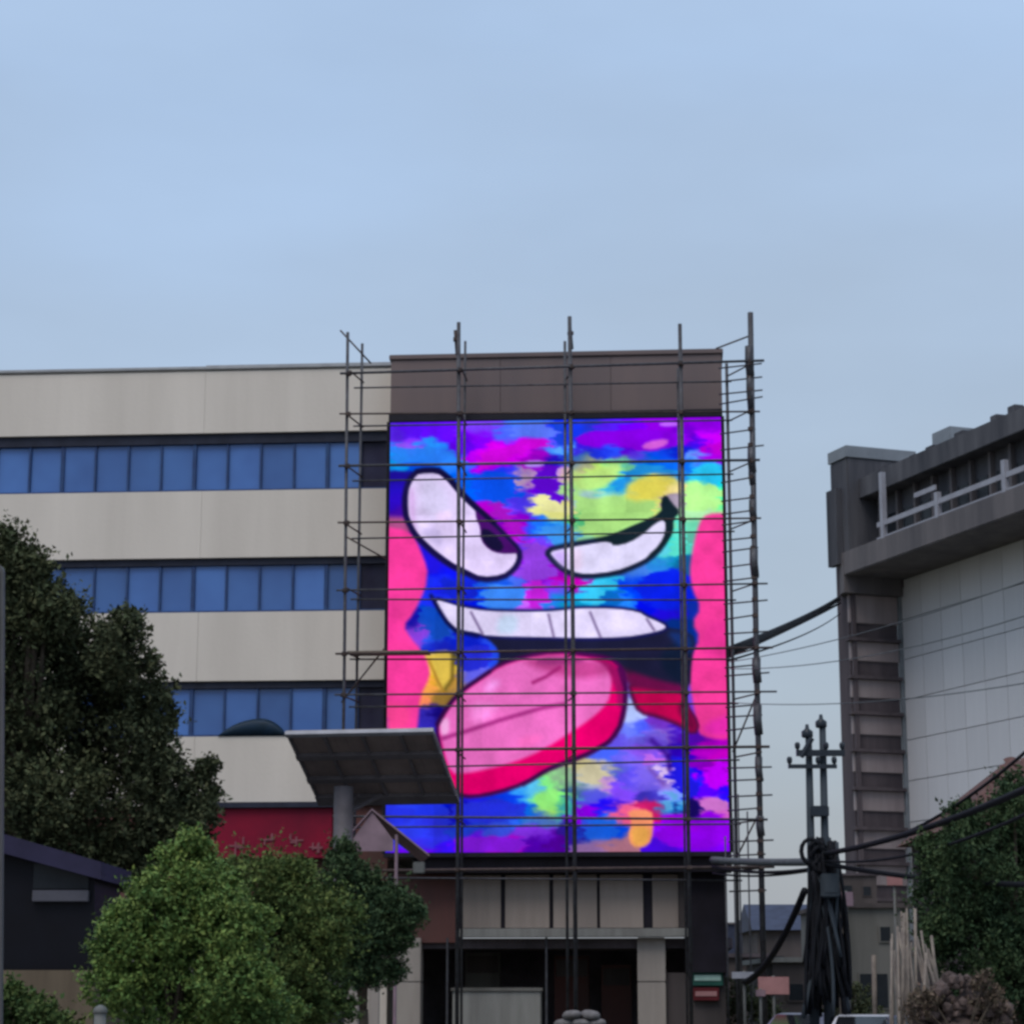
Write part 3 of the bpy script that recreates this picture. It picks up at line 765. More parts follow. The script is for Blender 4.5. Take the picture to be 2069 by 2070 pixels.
teeth = [(880, 1219), (900, 1225), (932, 1235), (984, 1244), (1060, 1246), (1124, 1245), (1167, 1239), (1244, 1240), (1292, 1247), (1306, 1257), (1330, 1267), (1348, 1277), (1336, 1285), (1302, 1292), (1263, 1298), (1167, 1299), (1110, 1297), (984, 1294), (966, 1287), (928, 1281), (919, 1276), (904, 1261), (890, 1240)]
lay(teeth, '#17185A', 4, 6, 0.9)
lay(teeth, '#DCD2F6', 2.2)
lay([(1010, 1250), (1050, 1250), (1046, 1292), (1000, 1290)], '#C2D6F2', 8, alpha=0.8)
for a, b in (((953, 1246), (976, 1290)), ((1110, 1252), (1120, 1296)), ((1194, 1248), (1214, 1297)), ((1308, 1262), (1322, 1284))):
    stroke([a, b], '#6C5A88', 2.5, 2.5, 0.85)
# tongue
tongue = [(886, 1477), (897, 1455), (915, 1429), (938, 1406), (984, 1375), (1012, 1356), (1059, 1341), (1124, 1330), (1175, 1336), (1232, 1343), (1254, 1362), (1261, 1391), (1261, 1430), (1254, 1468), (1235, 1500), (1187, 1527), (1110, 1554), (1058, 1585), (1002, 1602), (956, 1610), (922, 1606), (907, 1570), (894, 1524)]
lay(tongue, '#48094C', 4, 8)
lay(tongue, '#E6006C', 3)
lay([(886, 1477), (897, 1455), (915, 1429), (938, 1406), (984, 1375), (1012, 1356), (1059, 1341), (1124, 1331), (1175, 1338), (1226, 1348), (1240, 1370), (1234, 1410), (1229, 1428), (1206, 1452), (1167, 1480), (1096, 1523), (1040, 1546), (984, 1560), (940, 1568), (910, 1568), (896, 1524)], '#E66CC0', 5)
lay([(1050, 1343), (1124, 1331), (1230, 1348), (1240, 1372), (1170, 1385), (1090, 1365)], '#B83C86', 10, alpha=0.75)
lay([(1225, 1350), (1258, 1370), (1258, 1420), (1240, 1400)], '#A01060', 6, alpha=0.8)
lay([(990, 1380), (1015, 1385), (995, 1410), (975, 1405)], '#F49CEE', 10, alpha=0.8)
lay([(950, 1425), (1010, 1430), (990, 1465), (950, 1470)], '#FA90E2', 12, alpha=0.8)
lay([(1050, 1495), (1100, 1490), (1085, 1515), (1045, 1518)], '#FF70C8', 8, alpha=0.8)
lay([(888, 1462), (908, 1455), (908, 1490), (890, 1494)], '#F0B0E4', 5, alpha=0.8)
stroke([(895, 1498), (950, 1482), (1010, 1463), (1060, 1449), (1100, 1438), (1140, 1432)], '#8A1468', 3.5, 4, 0.8)
stroke([(1078, 1388), (1105, 1376), (1132, 1358)], '#9C1C6C', 3.5, 3, 0.85)
lay([(1180, 1334), (1240, 1345), (1262, 1372), (1262, 1440), (1246, 1440), (1246, 1390), (1225, 1358)], '#8E0E5A', 5, alpha=.7)
lay([(1085, 1336), (1180, 1336), (1180, 1352), (1085, 1356)], '#8A2A72', 6, alpha=.6)
lay([(1265, 1365), (1330, 1385), (1385, 1395), (1385, 1412), (1320, 1404), (1272, 1398)], '#6A0E48', 7, alpha=.8)
stroke([(1252, 1362), (1263, 1400), (1262, 1432), (1252, 1475), (1232, 1506), (1186, 1533), (1110, 1560), (1058, 1590)], '#3A0A48', 4, 3, .8)
stroke([(846, 955), (888, 953), (910, 970), (940, 1006), (968, 1034), (1000, 1062)], '#120E3A', 5, 3, .85)
stroke([(822, 1000), (822, 1050), (842, 1088), (876, 1120), (912, 1148), (950, 1168)], '#140E44', 4, 3, .8)
stroke([(872, 1212), (888, 1240), (903, 1265), (922, 1284), (965, 1294)], '#0E1048', 4, 3, .85)
stroke([(884, 1470), (897, 1448), (915, 1422), (940, 1398), (990, 1366)], '#2A0A40', 4, 3, .8)
# the screen is made of square modules, each a touch brighter or dimmer than its neighbour
mi = np.floor(S * 7).astype(int); mj = np.floor(T * 9).astype(int)
IMG = IMG * (0.955 + 0.07 * np.random.RandomState(9).rand(10, 8)[mj, mi])[..., None]
IMG = IMG * (0.93 + 0.13 * vnoise(AX, AY, 26, 31) + 0.05 * (vnoise(AX, AY, 5, 32) - 0.5))[..., None]
IMG = np.clip(IMG * 1.01, 0, 1)
LIN = np.where(IMG <= 0.04045, IMG / 12.92, ((IMG + 0.055) / 1.055) ** 2.4)

me = bpy.data.meshes.new('display')
VX = SX0 + (SX1 - SX0) * S; VZ = ZS1 + (ZS0 - ZS1) * T
co = np.stack([VX, np.full_like(VX, SY), VZ], -1).reshape(-1, 3)
idx = np.arange(NX * NY).reshape(NY, NX)
quads = np.stack([idx[:-1, :-1], idx[1:, :-1], idx[1:, 1:], idx[:-1, 1:]], -1).reshape(-1, 4)
me.vertices.add(len(co)); me.vertices.foreach_set('co', co.ravel())
me.loops.add(quads.size); me.loops.foreach_set('vertex_index', quads.ravel().astype(np.int32))
me.polygons.add(len(quads)); me.polygons.foreach_set('loop_start', np.arange(0, quads.size, 4, dtype=np.int32))
me.polygons.foreach_set('loop_total', np.full(len(quads), 4, dtype=np.int32))
me.update(calc_edges=True)
ca = me.color_attributes.new('picture', 'FLOAT_COLOR', 'POINT')
ca.data.foreach_set('color', np.concatenate([LIN.reshape(-1, 3), np.ones((NX * NY, 1))], 1).ravel())
sm = bpy.data.materials.new('lit_picture'); sm.use_nodes = True
sn, sl = sm.node_tree.nodes, sm.node_tree.links
sn.clear()
so = sn.new('ShaderNodeOutputMaterial'); em = sn.new('ShaderNodeEmission'); va = sn.new('ShaderNodeVertexColor')
va.layer_name = 'picture'; em.inputs['Strength'].default_value = 0.80
sl.new(va.outputs['Color'], em.inputs['Color']); sl.new(em.outputs[0], so.inputs['Surface'])
me.materials.append(sm)
disp = bpy.data.objects.new('display', me); col.objects.link(disp); disp.parent = scr
MB().box(SX0 - 0.05, SX1 + 0.05, SY + 0.01, DT - 0.005, ZS0 - 0.02, ZS1 + 0.02).build('cabinet', M['screen_frame'], scr)
MB().box(SX0 - 0.05, SX1 + 0.05, SY - 0.05, DT - 0.006, ZS1 + 0.024, ZS1 + 0.24).build('frame_rail', M['screen_frame'], scr)
MB().box(SX0 - 0.05, SX1 + 0.05, SY - 0.05, DT - 0.006, ZS0 - 0.13, ZS0 - 0.024).build('frame_rail', M['screen_frame'], scr)
for x in (SX0 - 0.10, SX1 + 0.052):
    MB().box(x, x + 0.045, SY - 0.04, DT - 0.007, ZS0 - 0.02, ZS1 + 0.02).build('frame_stile', M['screen_frame'], scr)

# ------------------------------------------------------------------ steel tube scaffold round the screen
sca = empty('scaffold', B.o, B.a)
tag(sca, 'steel tube scaffold standing round the lit screen', 'scaffold')
rg = random.Random(11)
DF, DB_ = SY - 1.15, SY - 0.22            # outer and inner row of uprights


def Lp(px, py, d):
    x, z = B.on(px, py, d)
    return Vector((x, d, z))


def tube(name, pts, r, m='steel', n=8):
    return MB().tube(pts, r, n).build(name, M[m], sca, smooth=True)


coup = MB().box(-0.075, 0.075, -0.075, 0.075, -0.06, 0.06)
coup_ob = None


def coupler(p):
    global coup_ob
    if coup_ob is None:
        coup_ob = coup.build('coupler', M['rust'], sca, bevel=0.015); o = coup_ob
    else:
        o = coup_ob.copy(); col.objects.link(o)
    o.location = p; o.rotation_euler = (0, 0, rg.uniform(0, 1.5))
    return o

outer, inner = [], []
# x at mid height, top y in the sketch
for (px, pt, lean, rr) in ((697, 672, 0.06, 0.046), (927, 652, 0.05, 0.056), (1158, 640, 0.05, 0.060), (1384, 655, 0.0, 0.056), (1527, 632, -0.06, 0.082)):
    x = B.on(px, 1300, DF)[0]; z1 = B.on(px, pt, DF)[1]
    outer.append(x)
    pts = [(x + rg.uniform(-.02, .02), DF, 0.12), (x, DF, z1 * 0.5), (x - lean, DF, z1)]
    tube('standard', pts, rr)
    MB().lathe([(0.10, 0), (0.10, 0.015), (0.03, 0.02), (0.03, 0.1)], 8, (x, DF, 0.121)).build('base_plate', M['rust'], sca)
for (px, pt, rr) in ((722, 695, 0.040), (936, 690, 0.036), (1143, 690, 0.042), (1376, 745, 0.030), (1478, 735, 0.046)):
    x = B.on(px, 1300, DB_)[0]; z1 = B.on(px, pt, DB_)[1]
    inner.append(x)
    tube('standard', [(x, DB_, 0.12), (x + rg.uniform(-.03, .03), DB_, z1 * 0.55), (x + 0.02, DB_, z1)], rr)
    MB().lathe([(0.10, 0), (0.10, 0.015), (0.03, 0.02), (0.03, 0.1)], 8, (x, DB_, 0.121)).build('base_plate', M['rust'], sca)
# joint spigots above the roof, standing a little crooked
for i, (px, py) in enumerate(((920, 668), (1151, 656))):
    p = Lp(px, py, DF + 0.09)
    tube('spigot', [p + Vector((0.06, 0, -0.75)), p], 0.05, 'rust')
    coupler(p + Vector((0.02, -0.02, -0.28)))

lifts = [743, 835, 938, 1055, 1182, 1312, 1402, 1520, 1655, 1752]
for i, py in enumerate(lifts):
    zo = B.on(1120, py, DF)[1]
    t0, t1 = rg.uniform(-.10, .10), rg.uniform(-.10, .10)
    r_ = rg.choice((0.028, 0.034, 0.040))
    tube('ledger', [(outer[0] - 0.25, DF - 0.09, zo + t0), (outer[-1] + rg.uniform(0.2, 0.55), DF - 0.09, zo + t1)], r_, 'rust' if i % 2 else 'steel')
    zi = zo - rg.uniform(0.12, 0.26)
    tube('ledger', [(inner[0] - 0.2, DB_ - 0.075, zi - t1), (inner[-1] + 0.15, DB_ - 0.075, zi + t0)], 0.026, 'steel')
    for x in outer:
        coupler((x, DF - 0.05, zo + t0 + (t1 - t0) * (x - outer[0]) / (outer[-1] - outer[0])))
    for k, x in enumerate(inner):
        tube('transom', [(x + 0.07, DB_ + 0.05, zo - 0.07), (outer[k] + (0.07 if k < 4 else 0.07), DF - 0.3, zo - 0.07)], 0.024, 'rust')
# short rungs of the ladder tower at the outer end
x0r, x1r = inner[-1], outer[-1]
for py in (735, 762, 788, 805, 868, 900, 965, 1005, 1030, 1052, 1085, 1108, 1140, 1168, 1212, 1245, 1275, 1345, 1360, 1426, 1445, 1470, 1550, 1575, 1605, 1635, 1700, 1725, 1800):
    z = B.on(1500, py, DF)[1]
    tube('rung', [(x0r - 0.22, DF + 0.55, z + rg.uniform(-.03, .03)), (x1r + rg.choice((0.05, 0.12, 0.35)), DF - 0.02, z + rg.uniform(-.03, .03))], 0.024, 'steel')
    coupler((x1r - 0.01, DF - 0.02, z))
for (px, pt, pb) in ((1494, 1605, 1880), (1512, 1640, 1885), (1483, 1655, 1880), (1466, 1690, 1880)):
    x = B.on(px, 1760, DF + 0.4)[0]
    tube('standard', [(x, DF + 0.4, 0.12), (x, DF + 0.4, B.on(px, pt, DF + 0.4)[1])], 0.022)
# diagonal braces
for (a, b, d) in (((688, 668), (750, 735), DF + 0.1), ((1446, 705), (1522, 676), DF + 0.05), ((700, 1085), (780, 1130), DB_ - 0.1),
                  ((690, 1420), (778, 1310), DB_ - 0.1), ((1480, 1520), (1530, 1400), DB_ - 0.1), ((1535, 1640), (1482, 1745), DB_ - 0.1)):
    tube('brace', [Lp(*a, d), Lp(*b, d)], 0.026, 'rust')
# rags, rolled nets and clamps bound round the end upright
for (py, ln) in ((700, 60), (748, 80), (905, 50), (940, 40), (1010, 40), (1110, 55), (1330, 50), (1425, 60), (1530, 50), (1650, 40)):
    z1_ = B.on(1527, py, DF)[1]; z0_ = B.on(1527, py + ln, DF)[1]
    MB().tube([(x1r + 0.02, DF, z0_), (x1r - 0.01, DF, (z0_ + z1_) / 2), (x1r, DF, z1_)], rg.uniform(0.09, 0.125), 8).build('wrapped_net', M['steel'], sca, smooth=True)
# working boards on two lifts
for py, xa, xb_ in ((1310, 0, 1), (1752, 3, 4)):
    zo = B.on(1120, py, DF)[1] - 0.035
    for k in range(3):
        y = DF + 0.15 + k * 0.26
        MB().box(outer[xa] + 0.05, outer[xb_] - 0.9 if xa == 0 else outer[xb_], y, y + 0.23, zo, zo + 0.04).build('plank', M['plank'], sca)
    if py == 1310: pass

# ------------------------------------------------------------------ tilted billboard seen from behind, on its post
YB = 48.0
bb = empty('billboard', at(690, 2010, YB) * 1.0)
bb.location.z = 0.12
tag(bb, 'tilted dark grey billboard seen from behind on a thick post before the screen', 'billboard')
p00 = at(578, 1477, YB - 0.7)
A = Vector((at(872, 1477, YB).x - at(578, 1477, YB).x, -0.55, 0.0))
Bv = Vector((0.50, 1.0, -1.28))
Bv.y = -(A.x * Bv.x) / A.y
Nn = A.cross(Bv).normalized()
if Nn.y > 0: Nn = -Nn                       # towards the camera
o_ = bb.location
def q(s, t, h=0.0): return p00 + A * s + Bv * t + Nn * h - o_
npn = 13
for k in range(npn):
    s0, s1 = k / npn + 0.0012, (k + 1) / npn - 0.0012
    MB().hexa([q(s0, 0.02, -0.04), q(s1, 0.02, -0.04), q(s1, 0.98, -0.04), q(s0, 0.98, -0.04)],
              [q(s0, 0.02, 0), q(s1, 0.02, 0), q(s1, 0.98, 0), q(s0, 0.98, 0)]).build('sheet', M['panel_back'], bb)
for t0, t1, m_ in ((0.0, 0.045, 'white_trim'), (0.30, 0.36, 'panel_rib'), (0.62, 0.68, 'panel_rib'), (0.88, 1.0, 'panel_rib')):
    MB().hexa([q(-0.004, t0, 0.004), q(1.004, t0, 0.004), q(1.004, t1, 0.004), q(-0.004, t1, 0.004)],
              [q(-0.004, t0, 0.09), q(1.004, t0, 0.09), q(1.004, t1, 0.09), q(-0.004, t1, 0.09)]).build('rail', M[m_], bb)
for s in (0.0, 0.24, 0.5, 0.76, 0.975):
    MB().hexa([q(s, 0.047, 0.005), q(s + 0.02, 0.047, 0.005), q(s + 0.02, 0.878, 0.005), q(s, 0.878, 0.005)],
              [q(s, 0.047, 0.07), q(s + 0.02, 0.047, 0.07), q(s + 0.02, 0.878, 0.07), q(s, 0.878, 0.07)]).build('rib', M['panel_rib'], bb)
pm = at(695, 1590, YB + 0.3) - o_
MB().tube([(pm.x, pm.y, 0), pm], 0.21, 12).build('post', M['panel_rib'], bb, smooth=True)
for s in (0.28, 0.48):
    MB().tube([pm + Vector((0, 0, -0.6)), q(s, 0.9, 0.0)], 0.05).build('strut', M['panel_rib'], bb)

# ------------------------------------------------------------------ pale gabled awning at the corner of the screen
YA = 57.0
aw = empty('awning', (at(770, 1700, YA).x, YA, 0.12))
tag(aw, 'pale pinkish gabled awning on thin posts by the lower corner of the screen', 'awning')
ao = aw.location
pk = at(752, 1634, YA) - ao; pr = at(868, 1727, YA) - ao; pl = at(692, 1700, YA) - ao; pb_ = at(868, 1737, YA) - ao
dep = Vector((-0.3, 2.6, 0))
MB().prism([pk, pr, pr + Vector((0, 0, -0.05)), pk + Vector((0, 0, -0.05))], dep).build('sloping_sheet', M['awning'], aw)
MB().prism([pk + Vector((-0.004, 0, 0)), pl, pl + Vector((0, 0, -0.05)), pk + Vector((-0.004, 0, -0.05))], dep).build('sloping_sheet', M['awning'], aw)
g0 = pk + Vector((0, 0.05, -0.08)); zlo = pl.z - 0.25
MB().prism([g0, Vector((at(795, 1700, YA).x - ao.x, 0.05, at(795, 1690, YA).z - ao.z - 0.10)), Vector((at(795, 1700, YA).x - ao.x, 0.05, zlo)), Vector((pl.x + 0.05, 0.05, zlo))], (0, 0.03, 0)).build('gable_sheet', M['awning'], aw)
for px, pt in ((800, 1686), (697, 1715)):
    x = at(px, 1800, YA).x - ao.x
    MB().tube([(x, 0.1, 0), (x, 0.1, at(px, pt, YA).z - ao.z)], 0.045).build('post', M['awning'], aw)
MB().box(pr.x - 0.42, pr.x - 0.12, 0.0, 0.22, pb_.z - 0.35, pb_.z - 0.06).build('lamp_box', M['post'], aw, bevel=0.02)

# ------------------------------------------------------------------ far tower block with corner stair tower and roof terrace
CT = at(1822, 1300, 170.0)
Tf = Frame((CT.x, CT.y, 0), R(-70))
tb = empty('apartment_tower', Tf.o, Tf.a)
tag(tb, 'tall pale tower block with dark roof terrace and banded corner shaft', 'building')
OV = -5.2                                      # how far the terrace and shaft stand out
zw = Tf.on(1824, 1172, 0.0)[1]                 # top of the pale wall
L_ = 46.0
MB().box(0.0, L_, 0.32, 22, 0, zw + 6).build('core', M['curtain_joint'], tb)
pw, ph = 2.85, 3.1
ni, nj = 11, int(zw / ph) + 1
cme = None
for i in range(ni):
    for j in range(nj):
        z0 = zw - (j + 1) * ph
        if cme is None:
            cme = MB().box(0.03, pw - 0.03, 0.0, 0.3, 0.03, ph - 0.03).build('facade_panel', M['curtain'], tb)
            p_ = cme
        else:
            p_ = cme.copy(); col.objects.link(p_)
        p_.location = (i * pw + 0.15, 0, z0)
MB().box(-0.2, 0.12, -0.25, 0.31, 0, zw - 0.604).build('edge_trim', M['tower_cap'], tb)
# shaft: alternating pale bands and dark recessed openings on the face towards the street
def zs_(py): return Tf.side(1775, py, 0.0)[1]
ysh0 = Tf.side(1724, 1500, 0.0)[0]
xsh = 2.0
zsh = zs_(1205)
MB().box(-abs(xsh) - 0.0, -0.35, ysh0 + 0.05, -0.26, 0, zsh + 8).build('shaft_core', M['tower_recess'], tb)
dark = [(1262, 1292), (1338, 1368), (1412, 1440), (1486, 1515), (1562, 1592), (1640, 1672), (1716, 1742), (1790, 1815)]
zt = zsh
for (a, b) in dark + [(1870, 1900)]:
    if zt - zs_(a) > 0.2:
        MB().box(-0.34, 0.0, ysh0, -0.28, zs_(a), zt).build('shaft_band', M['tower_band'], tb, bevel=0.05)
    MB().box(-0.345, -0.16, ysh0 + 0.02, -0.28, zs_(b) + 0.003, zs_(a) - 0.003).build('shaft_opening', M['tower_recess'], tb)
    MB().box(-0.345, 0.35, ysh0 - 0.25, -0.25, zs_(b) - 0.25, zs_(b)).build('shaft_slab', M['tower_recess'], tb)
    zt = zs_(b) - 0.254
for yy in (ysh0 + 0.1,):
    MB().box(-0.02, 0.22, yy, yy + 0.34, 0, zsh - 0.02).build('shaft_rib', M['tower_recess'], tb)
# terrace: soffit and fascia slab, set-back storey, posts, rails, roof
fx0 = -abs(xsh) - 1.2
zf0 = zw + 0.004; zf1 = Tf.on(1790, 1082, OV)[1]
MB().box(0.6, L_, OV, 0.3, zf0, zf1 - 0.02).build('terrace_slab', M['tower_soffit'], tb, bevel=0.08)
MB().box(-0.33, 0.595, -0.27, 0.30, zw - 0.6, zf1 - 0.3).build('slab_haunch', M['tower_recess'], tb)
# rounded nose of the slab at the shaft
nose = []
for k in range(9):
    a_ = R(90) * k / 8
    nose.append((0.59 - 2.4 * math.sin(a_), OV + 0.0 + 2.2 * (1 - math.cos(a_)), 0))
nose = nose + [(-1.81, -0.2, 0), (0.59, -0.2, 0)]
MB().prism([(x, y, zf0 - 1.3) for x, y, _ in nose], (0, 0, zf1 - zf0 + 1.26)).build('slab_nose', M['tower_soffit'], tb)
zr = Tf.on(1860, 930, -2.6)[1]
MB().box(1.3, L_, -2.5, 0.3, zf1, zr - 1.6).build('set_back_storey', M['tower_dark'], tb)
MB().box(1.2, L_ + 0.2, OV + 1.2, 0.4, zr - 1.59, zr).build('roof_slab', M['tower_dark'], tb, bevel=0.05)
zh = zs_(915)
hd = MB().box(-1.6, 1.2, ysh0 - 0.45, 1.0, zf1 - 0.4, zh - 0.9).build('shaft_head', M['tower_dark'], tb, bevel=0.1)
MB().box(-1.7, 1.3, ysh0 - 0.55, 1.1, zh - 0.895, zh).build('head_cap', M['tower_cap'], hd)
MB().box(-1.4, 0.2, ysh0 - 0.95, ysh0 - 0.46, zf1 - 0.9, zh - 3.2).build('head_fin', M['tower_dark'], hd)
for px, pt, pb in ((1778, 955, 1090), (1890, 995, 1062), (2025, 930, 1022), (2190, 900, 960)):
    x, z1 = Tf.on(px, pt, OV + 0.1); z0 = zf1 - 0.1
    MB().box(x - 0.22, x + 0.22, OV + 0.05, OV + 0.4, z0, z1).build('terrace_post', M['tower_rail'], tb)
for (a, b, px1) in ((1062, 1052, 0), (1090, 1083, 0)):
    xA, zA = Tf.on(1780, a, OV); zB = Tf.on(1780, b, OV)[1]
    MB().box(xA - 0.9, L_, OV + 0.12, OV + 0.26, zA, zB).build('terrace_rail', M['tower_rail'], tb)
xa, za = Tf.on(1845, 1000, OV + 0.4); xb3 = Tf.on(1888, 990, OV + 0.4)[0]
MB().box(xa, xb3, OV + 0.42, OV + 0.55, za - 0.25, za + 0.1).build('terrace_rail', M['tower_rail'], tb)
xp0, zp1 = Tf.on(1888, 874, 3.0)
MB().box(xp0 - 0.5, xp0 + 2.2, 3.0, 6.5, zw + 6.01, zp1).build('penthouse', M['tower_cap'], tb, bevel=0.05)

# roof clutter: tanks, ducts and aerials along the roof edge
rgt = random.Random(3)
for k in range(7):
    x = 4 + k * 3.6 + rgt.uniform(-1, 1); w_ = rgt.uniform(0.5, 1.2)
    MB().box(x, x + w_, -3.4, -2.6, zr + 0.004, zr + rgt.uniform(0.3, 0.8)).build('roof_duct', M['tower_dark'], tb, bevel=0.05)
for k in range(9):
    x = 2.2 + k * 2.6
    MB().box(x, x + 0.3, -2.9, -2.52, zf1 + 0.01, zr - 1.62).build('terrace_pier', M['tower_soffit'], tb)
    MB().box(x + 0.6, x + 2.0, -2.6, -2.52, zf1 + 0.6, zf1 + 2.6).build('terrace_window', M['house_window'], tb)

# ------------------------------------------------------------------ twin utility poles and their cables
YP = 50.0
def pole(px_top, py_top, px_bot, rtop, rbot):
    t = at(px_top, py_top, YP); b = at(px_bot, 2010, YP); b.z = 0.12
    return t, b, rtop, rbot
up = empty('utility_pole', (at(1655, 2000, YP).x, YP, 0.12))
uo = up.location
tag(up, 'pair of dark utility poles with crossarms, insulators and a thick cable tangle', 'utility pole')
ptops = []
for (px, py, pxb, m_) in ((1633, 1482, 1643, 'pole'), (1661, 1462, 1672, 'pole')):
    t = at(px, py, YP) - uo; b = at(pxb, 2010, YP) - uo; b.z = 0
    MB().tube([b, b * 0.5 + t * 0.5, t], 0.115, 10, 0.075).build('pole', M[m_], up, smooth=True)
    MB().lathe([(0.11, 0.0), (0.13, 0.03), (0.13, 0.14), (0.05, 0.20), (0.035, 0.30)], 8, t + Vector((-0.03, 0, -0.10))).build('pole_top', M['insul'], up, smooth=True)
    ptops.append(t)
for (xa, xb_, py, h) in ((1608, 1706, 1522, 0.07), (1592, 1690, 1549, 0.045)):
    a = at(xa, py, YP - 0.16) - uo; b = at(xb_, py - 2, YP - 0.16) - uo
    arm = MB().box(a.x, b.x, a.y - 0.04, a.y + 0.04, a.z - h, a.z + h).build('crossarm', M['insul'], up)
    for s in (0.03, 0.62, 0.95):
        p = a + (b - a) * s
        MB().lathe([(0.02, 0), (0.055, 0.04), (0.065, 0.12), (0.04, 0.17)], 8, (p.x, p.y, a.z + h)).build('insulator', M['insul'], arm, smooth=True)
MB().tube([at(1618, 1530, YP - 0.2) - uo, at(1640, 1492, YP - 0.2) - uo], 0.06).build('arm_brace', M['insul'], up)
c_ = at(1657, 1640, YP - 0.12) - uo
MB().box(c_.x - 0.22, c_.x + 0.18, c_.y - 0.12, c_.y + 0.05, c_.z - 0.12, c_.z + 0.12).build('clamp', M['insul'], up, bevel=0.02)
# junction boxes strapped to the poles
for (px, py, w_, h_) in ((1676, 1790, 0.20, 0.26),):
    c = at(px, py, YP - 0.42) - uo
    jb = MB().box(c.x - w_, c.x + w_, c.y - 0.14, c.y + 0.1, c.z - h_, c.z + h_).build('junction_box', M['pole'], up, bevel=0.03)
    MB().box(c.x - w_ * 0.7, c.x + w_ * 0.7, c.y - 0.155, c.y - 0.142, c.z - h_ * 0.6, c.z + h_ * 0.6).build('box_door', M['pole'], jb)
# tangle of cable loops and tails round the poles
rg2 = random.Random(8)
for k in range(110):
    top = at(1655 + rg2.uniform(-18, 36), rg2.uniform(1690, 1770), YP + rg2.uniform(-0.35, 0.2)) - uo
    botpx = 1668 + rg2.uniform(-46, 50)
    bot = at(botpx, rg2.uniform(1930, 2060), YP + rg2.uniform(-0.5, 0.3)) - uo
    mid = top * 0.5 + bot * 0.5 + Vector((rg2.uniform(-0.25, 0.25), rg2.uniform(-0.3, 0.1), 0))
    pts_ = [top * (1 - s) ** 2 + mid * 2 * s * (1 - s) + bot * s * s for s in [i / 8 for i in range(9)]]
    MB().tube(pts_, rg2.uniform(0.02, 0.055), 6).build('cable_tail', M['pole' if k % 9 == 0 else 'cable'], up, smooth=True)
for k in range(3):
    c = at(1650 + rg2.uniform(-18, 34), 1735 + rg2.uniform(-30, 30), YP - 0.3) - uo
    rr = rg2.uniform(0.12, 0.26)
    pts_ = [c + Vector((math.cos(a) * rr, rg2.uniform(-.05, .05), math.sin(a) * rr * 1.3)) for a in [2 * math.pi * i / 14 for i in range(15)]]
    MB().tube(pts_, 0.05, 6).build('cable_coil', M['cable'], up, smooth=True)


def sag(a, b, s, n=18):
    return [a * (1 - i / n) + b * (i / n) + Vector((0, 0, -s * 4 * (i / n) * (1 - i / n))) for i in range(n + 1)]


def wire(label, a, b, s, r, m='cable', group=None, n=18):
    o = MB().tube(sag(a, b, s, n), r, 6).build('overhead_cable', M[m], None, smooth=True)
    return tag(o, label, 'cable', group)

bl = Vector(B.o) + B.x * B.on(1468, 1320, -1.2)[0] + B.y * -1.2; bl.z = B.on(1468, 1320, -1.2)[1]
for k, (dy0, px, py, Y, s, r) in enumerate(((0, 1696, 1212, 168, 0.10, 0.11), (-6, 1696, 1206, 168, 0.16, 0.085), (6, 1697, 1219, 168, 0.06, 0.085), (16, 1697, 1240, 168, 0.3, 0.035))):
    a = bl.copy(); a.z -= dy0 / 69.0
    wire(['thickest black cable rising from the scaffold past the tower shaft', 'black cable just above the thickest one beside the tower shaft',
          'black cable just below the thickest one beside the tower shaft', 'thin lowest cable of the rising bunch by the tower shaft'][k], a, at(px, py, Y), s, r, group='cables rising from the scaffold')
for k, (p0, p1, s, r) in enumerate((((1440, 1738, 58), (1640, 1742, 50.1), 0.03, 0.10), ((1440, 1752, 58), (1635, 1757, 50.2), 0.10, 0.045), ((1440, 1765, 58), (1645, 1758, 50.0), 0.10, 0.030))):
    wire(['thick grey cable bundle running level from the tower to the utility poles', 'thin dark cable sagging just under the thick grey bundle',
          'lowest thin cable between the tower and the utility poles'][k], at(*p0), at(*p1), s, r, 'cable_grey' if k == 0 else 'cable')
for k, (p0, p1, s, r) in enumerate((((1662, 1726, 49.9), (2330, 1470, 30), 0.25, 0.060), ((1664, 1740, 49.8), (2330, 1500, 30), 0.5, 0.03), ((1690, 1720, 49.9), (2330, 1250, 32), 0.75, 0.030), ((1662, 1745, 49.9), (2300, 1790, 34), 0.15, 0.055))):
    wire(['thick black cable from the utility poles climbing over the small tree', 'thin cable beneath the thick one over the small tree', 'thin steep cable crossing the pale tower wall',
          'thick dark cable running level from the utility poles into the small tree'][k], at(*p0), at(*p1), s, r)
for k, (p0, p1, s, r) in enumerate((((1700, 1235, 60), (2330, 1015, 38), 0.4, 0.020), ((1700, 1312, 60), (2330, 1095, 38), 0.35, 0.024), ((1700, 1395, 62), (2330, 1290, 40), 0.2, 0.016))):
    pass
for k, (y0, y1, s_) in enumerate(((1338, 1075, 0.3), (1352, 1150, 0.5), (1420, 1330, 0.35))):
    wire(('upper thin grey wire crossing the pale tower wall', 'middle thin grey wire crossing the pale tower wall', 'lower thin grey wire crossing the pale tower wall')[k],
         at(1475, y0, 63), at(2330, y1, 42), s_, 0.013, 'cable_grey')
wire('long black drop cable curving down from the pole tangle to the low roofs', at(1625, 1800, YP - 0.2), at(1505, 1985, 62), 0.35, 0.085)

